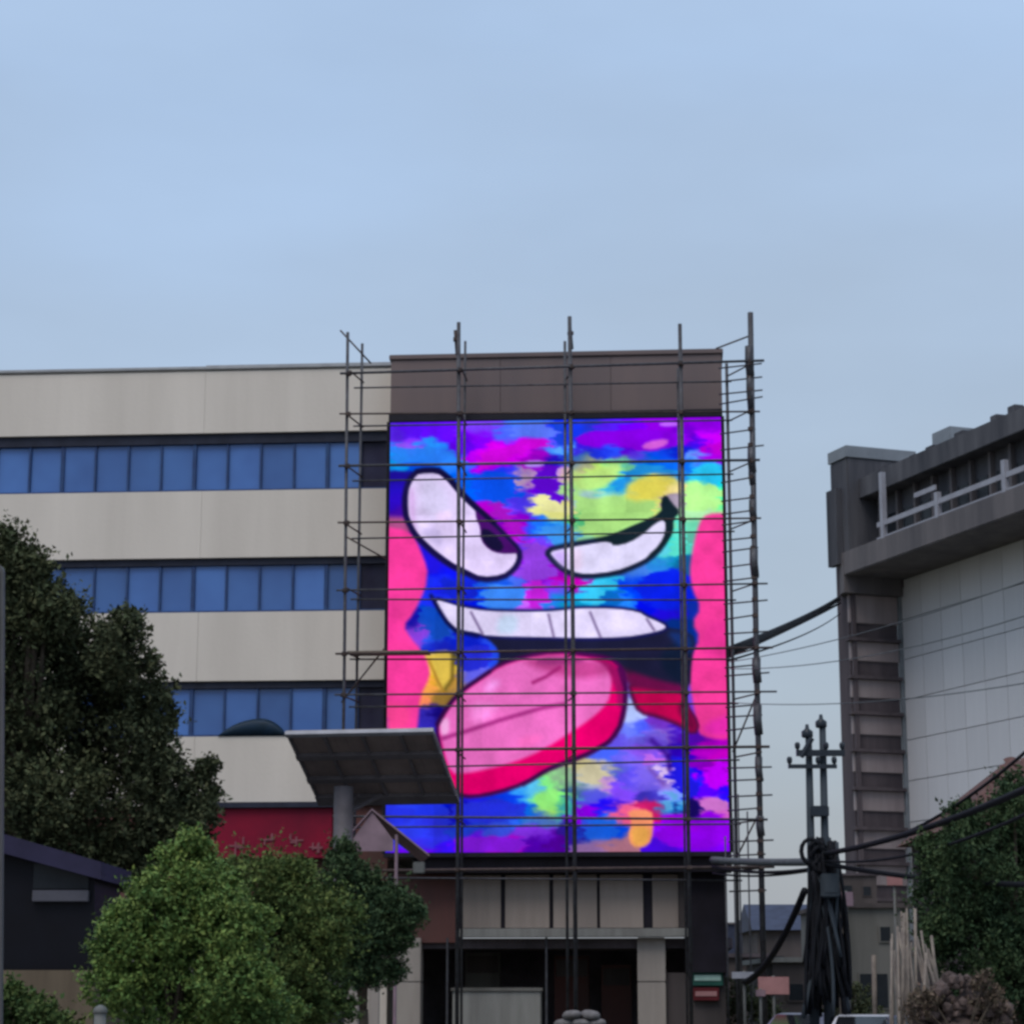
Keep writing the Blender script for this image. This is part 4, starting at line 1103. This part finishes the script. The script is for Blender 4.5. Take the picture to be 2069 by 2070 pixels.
# ------------------------------------------------------------------ vegetation
def leaves(name, lobes, n, size, m, parent, seed, fill=0.35, droop=0.0, asp=0.5):
    """a crown: leafy sprays (short twigs set with small blades) spread through uneven lobes"""
    r = np.random.RandomState(seed)
    L = np.array([(l[0], l[1], l[2], l[3]) for l in lobes])
    w = (L[:, 3] ** 1.9); w /= w.sum()
    per = 14
    ns = n // per
    k = r.choice(len(L), ns, p=w)
    d = r.normal(size=(ns, 3)); d /= np.linalg.norm(d, axis=1)[:, None]
    inner = r.rand(ns) < fill
    rad = np.where(inner, r.rand(ns) ** 0.5 * 0.75, 0.62 + 0.30 * r.rand(ns))
    rad *= 1 + 0.18 * np.sin(d[:, 0] * 7 + k) * np.cos(d[:, 2] * 9 + k * 2.3)
    c0 = L[k, :3] + d * rad[:, None] * L[k, 3][:, None]
    td = d * 0.9 + r.normal(size=(ns, 3)) * 0.55 + np.array([0, 0, 0.55 - droop])
    td /= np.linalg.norm(td, axis=1)[:, None]
    ln = (0.22 + 0.38 * r.rand(ns)) * np.clip(L[k, 3], 0.2, 1.2) * np.where(r.rand(ns) < 0.12, 2.1, 1.0)
    j = np.tile(np.arange(per), (ns, 1)) / (per - 1)
    c = (c0[:, None, :] + td[:, None, :] * (ln[:, None] * j)[..., None] + r.normal(size=(ns, per, 3)) * size * 0.9).reshape(-1, 3)
    T_ = np.repeat(td, per, 0)
    N = len(c)
    u = T_ * 0.5 + r.normal(size=(N, 3)) * 0.6; u /= np.linalg.norm(u, axis=1)[:, None]
    nn = np.cross(u, r.normal(size=(N, 3)) * 0.8 + np.array([0, 0, 1.2])); nn /= np.linalg.norm(nn, axis=1)[:, None] + 1e-9
    s = size * (0.55 + 0.9 * r.rand(N))[:, None]
    v0 = c - u * s; v2 = c + u * s
    bend = np.cross(u, nn) * s * 0.25
    v1 = c + nn * s * asp + bend; v3 = c - nn * s * asp + bend
    co = np.stack([v0, v1, v2, v3], 1).reshape(-1, 3)
    me = bpy.data.meshes.new(name)
    me.vertices.add(4 * N); me.vertices.foreach_set('co', co.ravel())
    me.loops.add(4 * N); me.loops.foreach_set('vertex_index', np.arange(4 * N, dtype=np.int32))
    me.polygons.add(N); me.polygons.foreach_set('loop_start', np.arange(0, 4 * N, 4, dtype=np.int32))
    me.polygons.foreach_set('loop_total', np.full(N, 4, dtype=np.int32))
    me.update(calc_edges=True)
    me.materials.append(M[m])
    o = bpy.data.objects.new(name, me); col.objects.link(o)
    if parent is not None: o.parent = parent
    return o


def tree(name, label, base, lobes, n, size, m, seed, trunk_r, group=None, fill=0.35, cat='tree', trunk_top=None, asp=0.55):
    e = empty(name, base)
    tag(e, label, cat, group)
    b = Vector(base)
    ll = [(l[0] - b.x, l[1] - b.y, l[2] - b.z) + tuple(l[3:]) for l in lobes]
    leaves('crown', ll, n, size, m, e, seed, fill, asp=asp)
    rr = random.Random(seed)
    cz = sum(l[2] for l in ll) / len(ll)
    cx = sum(l[0] for l in ll) / len(ll) * 0.4
    fork = Vector((cx * 0.3, 0, max(0.3, cz * 0.45)))
    mb = MB().tube([(0, 0, -0.02), fork * 0.5 + Vector((rr.uniform(-.05, .05), 0, 0)), fork], trunk_r, 9, trunk_r * 0.75)
    mb.build('trunk', M['bark'], e, smooth=True)
    for l in ll[:10]:
        c = Vector(l[:3])
        mid = fork * 0.5 + c * 0.5 + Vector((rr.uniform(-.2, .2) * l[3], rr.uniform(-.2, .2) * l[3], 0.1 * l[3]))
        MB().tube([fork + Vector((0, 0, -0.05)), mid, c], trunk_r * 0.55, 6, trunk_r * 0.12).build('limb', M['bark'], e, smooth=True)
    return e


def lobes_px(items, Y, seed=0, jit=0.6):
    """lobes given as sketch x, y, radius in photo px, turned into real places and sizes at distance Y"""
    rr = random.Random(seed); out = []
    for it in items:
        px, py, pr = it[:3]
        yy = Y + rr.uniform(-jit, jit)
        p = at(px, py, yy)
        out.append((p.x, p.y, p.z, pr * yy / FPX * 0.9))
        for _ in range(3):
            a_ = rr.uniform(0, 6.28); k_ = rr.uniform(0.6, 1.0) * pr; q_ = at(px + math.cos(a_) * k_, py + math.sin(a_) * k_, yy + rr.uniform(-0.5, 0.5) * pr * yy / FPX)
            out.append((q_.x, q_.y, q_.z, pr * yy / FPX * rr.uniform(0.28, 0.5)))
    return out

Y1 = 46.0
lb = lobes_px([(-60, 1190, 120), (30, 1170, 70), (80, 1225, 70), (-20, 1250, 140), (110, 1270, 70), (60, 1370, 120), (170, 1310, 70), (240, 1320, 75), (280, 1400, 70),
               (200, 1430, 95), (310, 1450, 55), (290, 1510, 70), (100, 1500, 130), (-60, 1480, 150), (220, 1560, 95), (330, 1590, 75), (405, 1600, 45), (415, 1560, 28), (120, 1640, 110), (290, 1670, 85), (395, 1660, 55),
               (0, 1640, 120), (160, 1730, 85), (-80, 1680, 120), (260, 1740, 70)], Y1, 1, 1.3)
tree('tree', 'tall dark leafy tree before the left end of the beige office block', (at(20, 2010, Y1).x, Y1, 0.12), lb, 150000, 0.056, 'leaf_dark', 21, 0.28, fill=0.4)

Y2 = 29.0
lb = lobes_px([(390, 1745, 50), (345, 1795, 58), (430, 1805, 62), (285, 1850, 55), (375, 1870, 80), (465, 1880, 70), (290, 1930, 80), (400, 1960, 95), (225, 1925, 45), (215, 2000, 55), (320, 2040, 95), (470, 1990, 85), (520, 2050, 70), (400, 1700, 20), (240, 1870, 25)], Y2, 2, 0.45)
tree('young_tree', 'bright green young tree, lightest foliage in the lower left', (at(350, 2010, Y2).x, Y2, 0.12), lb, 78000, 0.031, 'leaf_green', 22, 0.07, fill=0.35)

Y3 = 34.0
lb = lobes_px([(520, 1790, 75), (590, 1800, 60), (560, 1870, 90), (650, 1860, 80), (510, 1950, 90), (620, 1960, 80), (560, 2040, 90), (660, 2030, 50), (610, 1760, 30)], Y3, 3, 0.5)
tree('leafy_shrub', 'mid green bushy shrub between the bright young tree and the slim tree', (at(570, 2010, Y3).x, Y3, 0.12), lb, 52000, 0.032, 'leaf_mid', 23, 0.09, fill=0.4, cat='shrub')
Y4 = 39.0
lb = lobes_px([(695, 1720, 30), (690, 1770, 42), (730, 1790, 50), (680, 1830, 60), (750, 1840, 60), (800, 1830, 45), (830, 1850, 32), (720, 1890, 70), (790, 1890, 45), (690, 1940, 60), (760, 1950, 45), (735, 1970, 35)], Y4, 4, 0.5)
tree('slim_tree', 'slim dark green tree under the tilted billboard', (at(735, 2010, Y4).x, Y4, 0.12), lb, 44000, 0.034, 'leaf_deep', 24, 0.10, fill=0.4)
Y5 = 22.0
lb = lobes_px([(30, 2040, 45), (-20, 2020, 50), (75, 2070, 40), (120, 2100, 50), (0, 2090, 60)], Y5, 5, 0.3)
tree('small_bush', 'small green bush in the bottom left corner below the black pylon', (at(30, 2010, Y5).x, Y5, 0.12), lb, 6000, 0.03, 'leaf_mid', 25, 0.03, fill=0.4, cat='bush')
Y6 = 41.0
lb = lobes_px([(1950, 1690, 60), (2020, 1680, 75), (2090, 1660, 90), (1890, 1740, 50), (1960, 1770, 85), (2050, 1770, 95), (1900, 1820, 70), (1990, 1860, 95), (2090, 1870, 110), (1930, 1910, 70), (2030, 1960, 95), (2120, 1980, 110), (1985, 2030, 60), (2070, 2060, 80), (1885, 1880, 35)], Y6, 6, 0.9)
tree('broad_tree', 'broad dark green tree at the right edge beneath the brown roof', (at(2050, 2010, Y6).x, Y6, 0.12), lb, 70000, 0.042, 'leaf_deep', 26, 0.16, fill=0.4)

# ------------------------------------------------------------------ black advertising pylon close to the left edge
YY = 12.0
pe = at(28, 2010, YY)
py_ = empty('sign_pylon', (pe.x, YY, 0.12))
py_.rotation_euler = (0, R(-2.5), 0)      # it leans outwards a little
tag(py_, 'tall black sign pylon with grey rounded rim cut by the left edge', 'sign')
zt = at(20, 1136, YY).z - 0.12
W = 1.1
def rounded(x0, x1, z0, z1, r, y):
    out = [(x0, y, z0), (x1, y, z0)]
    for k in range(7):
        a = R(90) * k / 6
        out.append((x1 - r + r * math.cos(a), y, z1 - r + r * math.sin(a)))
    for k in range(7):
        a = R(90) + R(90) * k / 6
        out.append((x0 + r + r * math.cos(a), y, z1 - r + r * math.sin(a)))
    return out
MB().prism(rounded(-W, 0.0, 0.3, zt, 0.05, 0.0), (0, 0.05, 0)).build('rim', M['pylon_rim'], py_)
MB().prism(rounded(-W + 0.02, -0.020, 0.45, zt - 0.022, 0.035, -0.012), (0, 0.011, 0)).build('face', M['pylon'], py_)
MB().box(-W - 0.1, 0.1, -0.12, 0.17, 0.0, 0.295).build('plinth', M['ledge'], py_, bevel=0.02)

# ------------------------------------------------------------------ dark kiosk with blue roof edge and tan wall on the left
YK = 40.0
ko = at(110, 2010, YK)
kk = empty('kiosk', (ko.x, YK, 0.12))
tag(kk, 'dark kiosk with sloping blue roof edge under the tall tree', 'kiosk')
def kp(px, py, dy=0.0): return at(px, py, YK + dy) - kk.location
a, b, c, d = kp(-150, 1640), kp(205, 1742), kp(205, 1772), kp(-150, 1670)
MB().prism([a, b, c + Vector((0, 0, -0.05)), d + Vector((0, 0, -0.1))], (0, 3.2, 0)).build('roof', M['kiosk_roof'], kk)
MB().prism([kp(-150, 1672, 0.3), kp(192, 1772, 0.3), kp(192, 1960, 0.3), kp(-150, 1960, 0.3)], (0, 2.6, 0)).build('wall', M['kiosk_wall'], kk)
s0, s1 = kp(66, 1822, 0.2), kp(180, 1799, 0.2)
MB().box(s0.x, s1.x, 0.17, 0.295, s0.z, s1.z).build('fascia_strip', M['kiosk_strip'], kk, bevel=0.01)
s0, s1 = kp(66, 1796, 0.2), kp(180, 1745, 0.2)
MB().box(s0.x, s1.x, 0.26, 0.297, s0.z, s1.z).build('window', M['house_window'], kk)
x0, x1 = kp(-150, 1960).x, kp(190, 1960).x
MB().box(x0, x1, 0.1, 3.0, 0.0, kp(100, 1960).z - 0.004).build('base_wall', M['tan_wall'], kk)
YG = 27.0
gp = at(205, 2010, YG)
gpo = MB().tube([(0, 0, 0), (0, 0, at(205, 2048, YG).z - 0.12)], 0.07, 10).build('bollard', M['post'], None, smooth=True, loc=(gp.x, YG, 0.12))
MBc = MB().lathe([(0.075, 0), (0.09, 0.02), (0.07, 0.07), (0.02, 0.1)], 10, (0, 0, at(205, 2048, YG).z - 0.12 - 0.002)).build('cap', M['post'], gpo, smooth=True)
tag(gpo, 'pale post standing at the foot of the bright young tree', 'post')
for i, (px, pt, Yq, w, lab) in enumerate(((712, 1992, 44, 0.13, 'pale concrete gate post left of its narrower neighbour under the slim tree'), (757, 1985, 44, 0.10, 'narrow pale gate post beside the wide column under the slim tree'), (650, 2015, 44, 0.09, 'short pale gate post farthest from the wide column'))):
    g = at(px, pt, Yq)
    o = MB().box(-w, w, -w, w, 0, g.z - 0.12).build('gate_post', M['column'], None, bevel=0.015, loc=(g.x, Yq, 0.12))
    MB().box(-w - 0.03, w + 0.03, -w - 0.03, w + 0.03, g.z - 0.118, g.z - 0.06).build('cap', M['column'], o, bevel=0.01)
    tag(o, lab, 'post', 'gate posts under the slim tree')

# ------------------------------------------------------------------ low houses and clutter at the lower right
def house(name, label, px0, px1, pt, Y, m, roof_m, depth=8.0, wins=(), flat=True, rz=0.0, rise=0.0, cat='house'):
    p0, p1 = at(px0, pt, Y), at(px1, pt, Y)
    e = empty(name, (p0.x, Y, 0.0), rz)
    tag(e, label, cat)
    w = p1.x - p0.x; h = p0.z
    MB().box(0, w, 0, depth, 0, h).build('wall', M[m], e)
    if flat:
        MB().box(-0.15, w + 0.15, -0.15, depth + 0.15, h + 0.004, h + 0.16).build('roof', M[roof_m], e)
    else:
        MB().prism([(-0.3, -0.4, h + 0.004), (-0.3, depth / 2, h + rise), (-0.3, depth + 0.4, h + 0.004)], (w + 0.6, 0, 0)).build('roof', M[roof_m], e)
    for (a, b, t, bt) in wins:
        q0, q1 = at(a, bt, Y), at(b, t, Y)
        f = MB().box(q0.x - p0.x, q1.x - p0.x, -0.06, 0.02, q0.z, q1.z).build('window', M[m], e)
        MB().box(q0.x - p0.x + 0.06, q1.x - p0.x - 0.06, -0.075, -0.062, q0.z + 0.06, q1.z - 0.06).build('pane', M['house_window'], f)
    return e

house('low_house', 'low far house with dark blue sheet roof seen past the scaffold foot', 1530, 1640, 1880, 120, 'grey_wall_2', 'blue_roof', wins=((1560, 1585, 1930, 1960),), flat=False, rise=1.5)
house('low_house', 'dim low shop row beneath the ladder end of the scaffold', 1380, 1545, 1935, 90, 'grey_wall_2', 'interior', wins=((1480, 1512, 1975, 2015), (1400, 1440, 1970, 2010)))
house('low_house', 'grey plastered house behind the utility pole tangle', 1672, 1835, 1835, 84, 'grey_wall', 'grey_wall_2', wins=((1735, 1795, 1965, 2040), (1775, 1800, 1870, 1905)))
house('low_house', 'mauve low house between the shop row and the utility poles', 1560, 1700, 1945, 72, 'grey_wall_2', 'ledge', wins=((1590, 1625, 1985, 2025),))
house('far_block', 'small dark blue-grey block low on the horizon beside the scaffold', 1470, 1545, 1868, 200, 'blue_roof', 'tower_soffit', cat='building')
house('far_block', 'low brownish block far behind at the right edge of the tower shaft', 1690, 1770, 1770, 150, 'grey_wall_2', 'tower_recess', wins=((1702, 1722, 1788, 1812), (1742, 1760, 1790, 1812)), cat='building')
house('far_block', 'long grey block closing the street far behind the cars', 1850, 2200, 1930, 110, 'grey_wall', 'grey_wall_2', cat='building')

# brown tiled roof of the house behind the right tree
YR = 52.0
r0 = at(1925, 1640, YR)
rh = empty('tiled_house', (r0.x, YR, 0.0))
tag(rh, 'house with brown tiled roof rising behind the broad dark tree', 'house')
w_ = at(2330, 1640, YR).x - r0.x
ev = at(1930, 1668, YR).z
MB().box(0.35, w_, 0.4, 7.6, 0, ev - 0.02).build('wall', M['grey_wall_2'], rh)
rise_ = 1.9
hip = 2.2
MB().add([(0, 0, ev), (w_, 0, ev), (w_, 8, ev), (0, 8, ev), (hip, 4, ev + rise_), (w_, 4, ev + rise_)],
         [(0, 1, 5, 4), (3, 0, 4), (2, 3, 4, 5), (1, 2, 5), (0, 3, 2, 1)]).build('roof', M['tile_roof'], rh)
t_ob = None
sl = Vector((0, 4, rise_)); sll = sl.length; nrow = 9
for j in range(nrow):
    for i in range(int(w_ / 0.42)):
        x = i * 0.42 + (0.21 if j % 2 else 0.0)
        if x < hip * (j + 0.4) / nrow: continue
        if t_ob is None:
            mb_ = MB()
            prof_ = [(0, 0.0), (0.1, 0.05), (0.2, 0.065), (0.3, 0.05), (0.4, 0.0)]
            vs = [(x_, 0, z_) for x_, z_ in prof_] + [(x_, sll / nrow + 0.06, z_) for x_, z_ in prof_]
            mb_.add(vs, [(k, k + 1, k + 6, k + 5) for k in range(4)] + [(4, 3, 2, 1, 0)])
            t_ob = mb_.build('roof_tile', M['tile_roof'], rh); o = t_ob
        else:
            o = t_ob.copy(); col.objects.link(o)
        base = Vector((x, 0, ev)) + sl * (j / nrow)
        o.location = (base.x, base.y - 0.02, base.z + 0.02)
        o.rotation_euler = (math.atan2(rise_, 4), 0, 0)
        if i * 0.42 > 5.2: break

# bundle of upright bamboo poles before the grey house
YBm = 38.6
bc = at(1845, 2000, YBm)
rb = random.Random(5)
bs = empty('bamboo_stack', (bc.x, YBm, 0.12))
tag(bs, 'bundle of pale bamboo poles leaning upright beside the broad dark tree', 'poles')
for k in range(34):
    px = rb.uniform(1798, 1890); top = 1815 + abs(px - 1835) * rb.uniform(0.6, 2.2) + rb.uniform(0, 120)
    t = at(px, top, YBm + rb.uniform(0, 0.6)) - bs.location
    MB().tube([(t.x + rb.uniform(-0.35, 0.5), rb.uniform(-0.8, 0), 0.0), t], rb.uniform(0.014, 0.030), 6).build('bamboo_pole', M['bamboo'], bs, smooth=True)
# heap of stones and dry brush
YS = 37.6
hp = at(1930, 2010, YS)
rb = random.Random(15)
hb = empty('stone_heap', (hp.x, YS, 0.12))
tag(hb, 'heap of pinkish broken stone piled at the foot of the broad dark tree', 'stones')
for k in range(290):
    px = rb.uniform(1850, 2040); mx = 1968 + max(0, abs(px - 1940) - 15) * 0.8
    py = rb.uniform(mx, 2120)
    p = at(px, py, YS + rb.uniform(-0.5, 0.5)) - hb.location
    r_ = rb.uniform(0.05, 0.13)
    bm = bmesh.new(); bmesh.ops.create_icosphere(bm, subdivisions=1, radius=r_)
    for v in bm.verts: v.co *= rb.uniform(0.7, 1.2)
    me = bpy.data.meshes.new('stone'); bm.to_mesh(me); bm.free(); me.materials.append(M['rubble'])
    o = bpy.data.objects.new('stone', me); col.objects.link(o); o.parent = hb
    p.z = max(p.z, r_ * 0.6)
    o.location = p
MB().lathe([(1.1, 0), (0.9, 0.5), (0.5, 1.0), (0.1, 1.25)], 14).build('stone_core', M['rubble'], hb)


Yd = 37.2
lb = lobes_px([(1990, 2000, 30), (1860, 2030, 35), (2010, 2050, 45), (1900, 2060, 40)], Yd, 31, 0.5)
tree('dry_shrub', 'dry brownish shrub in front of the stone heap', (at(1925, 2010, Yd).x, Yd - 0.6, 0.12), lb, 4000, 0.034, 'leaf_dry', 41, 0.04, fill=0.4, cat='shrub')
Ye = 66.0
lb = lobes_px([(1700, 1990, 30), (1725, 2030, 40), (1690, 2050, 40), (1760, 2055, 35)], Ye, 32, 0.4)
tree('weedy_shrub', 'dull olive shrub at the foot of the grey plastered house', (at(1715, 2010, Ye).x, Ye, 0.0), lb, 4000, 0.05, 'leaf_dark', 42, 0.04, fill=0.4, cat='shrub')
lb = lobes_px([(1480, 2010, 32), (1520, 2035, 36), (1450, 2045, 36), (1550, 2050, 30)], Ye, 33, 0.4)
tree('weedy_shrub', 'dull olive shrub before the dim low shop row', (at(1495, 2010, Ye).x, Ye, 0.0), lb, 4000, 0.05, 'leaf_dark', 43, 0.04, fill=0.4, cat='shrub')

# ------------------------------------------------------------------ vehicles
def car(name, label, loc, rz, paint, van=False):
    e = empty(name, loc, rz)
    tag(e, label, 'van' if van else 'car', 'vehicles parked along the pavement')
    Lc, Wc = (4.6, 1.72) if van else (4.4, 1.76)
    if van:
        side = [(-2.3, 0.30), (2.28, 0.30), (2.32, 0.70), (2.18, 1.02), (1.45, 1.86), (1.1, 1.93), (-2.15, 1.95), (-2.3, 1.7)]
    else:
        side = [(-2.15, 0.28), (2.15, 0.28), (2.2, 0.55), (2.05, 0.78), (1.15, 0.92), (0.45, 1.40), (-0.1, 1.47), (-1.0, 1.44), (-1.75, 1.02), (-2.15, 0.95)]
    mb = MB(); n = len(side)
    vs = []
    for (yy, tw_) in ((-1, 1), (1, 1)):
        pass
    rows = []
    for yy in (-0.5, -0.46, 0.46, 0.5):
        row = []
        for (x, z) in side:
            taper = 1.0 - (0.20 if z > 0.98 else 0.0) * min(1, (z - 0.98) / 0.45 if z > 0.98 else 0)
            inset = 0.0 if abs(yy) < 0.48 else 0.05
            row.append((x * (1 - inset * 0.3), yy * Wc * taper, z - (inset * 0.6 if z > 1.2 else 0) + (inset * 0.4 if z < 0.4 else 0)))
        rows.append(row)
    vs = [p for row in rows for p in row]
    fs = []
    for j in range(3):
        for i in range(n):
            fs.append((j * n + i, j * n + (i + 1) % n, (j + 1) * n + (i + 1) % n, (j + 1) * n + i))
    fs += [tuple(range(n)), tuple(3 * n + i for i in range(n - 1, -1, -1))]
    mb.add(vs, fs).build('body', M[paint], e, bevel=0.02)
    gx = [(1.38, 1.08), (0.52, 1.36), (0.62, 1.40)]
    if van:
        f0, f1, r0_, r1_ = (2.08, 1.16), (1.52, 1.80), (-2.31, 1.1), (-2.27, 1.7)
        sidew = [[(1.95, 1.08), (1.45, 1.70), (0.75, 1.74), (0.75, 1.08)], [(0.65, 1.08), (0.65, 1.74), (-0.7, 1.74), (-0.7, 1.08)], [(-0.8, 1.08), (-0.8, 1.74), (-2.1, 1.72), (-2.1, 1.08)]]
    else:
        f0, f1, r0_, r1_ = (1.10, 0.965), (0.50, 1.375), (-1.70, 1.065), (-1.08, 1.41)
        sidew = [[(0.92, 0.98), (0.38, 1.33), (-0.2, 1.37), (-0.2, 0.98)], [(-0.28, 0.98), (-0.28, 1.37), (-1.0, 1.35), (-1.5, 1.02)]]
    def slab(p, q, wa, wb, name_):
        d = Vector((q[0] - p[0], 0, q[1] - p[1])); nn = Vector((d.z, 0, -d.x)).normalized()
        if nn.z < 0: nn = -nn
        if abs(nn.z) < 0.15: nn = Vector((-1 if p[0] < 0 else 1, 0, 0))
        P = [Vector((p[0], -wa, p[1])), Vector((p[0], wa, p[1])), Vector((q[0], wb, q[1])), Vector((q[0], -wb, q[1]))]
        MB().hexa([v - nn * 0.02 for v in P], [v + nn * 0.022 for v in P]).build(name_, M['car_glass'], e)
    slab(f0, f1, Wc * 0.43, Wc * 0.37, 'windscreen')
    slab(r0_, r1_, Wc * 0.41, Wc * 0.36, 'rear_window')
    for s in (-1, 1):
        for w_ in sidew:
            P = []
            for (x, z) in w_:
                tp_ = 1.0 - 0.20 * min(1, max(0, (z - 0.98) / 0.45))
                P.append(Vector((x, s * (Wc * 0.5 * tp_ + 0.004), z)))
            MB().prism([p - Vector((0, s * 0.03, 0)) for p in P], (0, s * 0.045, 0)).build('side_window', M['car_glass'], e)
        for x in (-1.35, 1.38):
            wh = MB().tube([(x, s * (Wc * 0.5 - 0.2), 0.32), (x, s * (Wc * 0.5 + 0.01), 0.32)], 0.32, 18).build('wheel', M['tyre'], e, smooth=False)
            MB().tube([(x, s * (Wc * 0.5 + 0.011), 0.32), (x, s * (Wc * 0.5 + 0.03), 0.32)], 0.20, 14).build('rim', M['rim'], wh)
        xf = 2.24 if van else 2.10
        MB().box(xf - 0.12, xf + 0.06, s * Wc * 0.36 - 0.16, s * Wc * 0.36 + 0.16, 0.62, 0.76).build('headlight', M['lamp'], e, bevel=0.02)
        MB().box(-xf - 0.06, -xf + 0.10, s * Wc * 0.40 - 0.09, s * Wc * 0.40 + 0.09, 0.68, 0.90).build('tail_light', M['lamp_red'], e, bevel=0.02)
        MB().box((1.35 if van else 0.78), (1.52 if van else 0.95), s * (Wc * 0.5 + 0.02), s * (Wc * 0.5 + 0.2), 1.0, 1.14).build('mirror', M[paint], e, bevel=0.02)
    return e


sk = empty('sack_pile', (at(1172, 2010, 61.2).x, 61.2, 0.0))
tag(sk, 'pile of pale grey sacks before the dark opening under the tower', 'sacks')
rk = random.Random(2)
for tier in range(5):
    nk = 4 - tier // 2
    for k in range(nk):
        bm = bmesh.new(); bmesh.ops.create_icosphere(bm, subdivisions=2, radius=1.0)
        for v in bm.verts:
            v.co = Vector((math.copysign(abs(v.co.x) ** 0.7, v.co.x) * 0.27, math.copysign(abs(v.co.y) ** 0.7, v.co.y) * 0.34, v.co.z * 0.14)) * rk.uniform(0.96, 1.04)
        me = bpy.data.meshes.new('sack'); bm.to_mesh(me); bm.free()
        for p_ in me.polygons: p_.use_smooth = True
        me.materials.append(M['cloth_grey'])
        o = bpy.data.objects.new('sack', me); col.objects.link(o); o.parent = sk
        o.location = ((k - (nk - 1) / 2) * 0.44 + rk.uniform(-.06, .06), rk.uniform(-.08, .08), 0.13 + tier * 0.225)
        o.rotation_euler = (rk.uniform(-.1, .1), rk.uniform(-.12, .12), rk.uniform(-.4, .4))

# small street boards and pale posts among the low houses
def board_post(name, label, cat, px, pt, pb, Y, hw, m_board, group=None):
    t, b_ = at(px, pt, Y), at(px, pb, Y)
    e = empty(name, (t.x, Y, 0.0)); tag(e, label, cat, group)
    MB().tube([(0, 0.04, 0), (0, 0.04, t.z)], 0.04, 8).build('post', M['post'], e, smooth=True)
    MB().box(-hw, hw, -0.05, -0.002, b_.z, t.z - 0.03).build('board', M[m_board], e, bevel=0.01)
    return e

board_post('notice_sign', 'small pale street board under the ladder end of the scaffold', 'sign', 1503, 1962, 1978, 62, 0.34, 'white_trim')
board_post('notice_sign', 'pinkish street board between the ladder end and the cable tangle', 'sign', 1562, 1972, 2010, 62, 0.42, 'pink_board')
board_post('notice_sign', 'tiny cream street board low beside the scaffold foot', 'sign', 1536, 1998, 2014, 61, 0.13, 'awning')
board_post('notice_sign', 'small pale board close against the cable tangle', 'sign', 1708, 1800, 1832, 52, 0.16, 'awning')
board_post('notice_sign', 'pale pink board beneath the banded tower shaft', 'sign', 1806, 1765, 1790, 58, 0.20, 'pink_board')
rp_ = random.Random(6)
for k, (px, pt) in enumerate(((1694, 1850), (1712, 1905), (1762, 1930), (1826, 1842), (1902, 1925), (1940, 1990), (1975, 2020))):
    Y = 54 + rp_.uniform(-2, 3)
    t = at(px, pt, Y)
    o = MB().tube([(0, 0, 0), (rp_.uniform(-.06, .06), 0, t.z)], rp_.uniform(0.05, 0.075), 8).build('fence_post', M['bamboo'], None, smooth=True, loc=(t.x, Y, 0.0))
    tag(o, ('thin pale post hard by the cable tangle', 'second thin pale post from the cable tangle', 'pale post before the window of the grey plastered house', 'tall pale post among the bamboo poles',
            'pale post rising between bamboo poles and stone heap', 'pale post standing in the stone heap', 'pale post at the far foot of the stone heap')[k], 'post', 'pale posts along the verge')

for (lab, px, Y, rz, pt) in (('white car whose roof shows below the grey plastered house', 1745, 50, R(78), 'car_white'),
                             ('dark blue car whose roof shows below the bamboo poles', 1845, 48, R(85), 'car_blue'),
                             ('dull lavender grey car at the foot of the utility poles', 1628, 54, R(70), 'car_grey')):
    p = at(px, 2010, Y)
    c = car('parked_car', lab, (p.x, Y, 0.006), rz, pt)
    c.scale = (0.82, 0.82, 0.78)
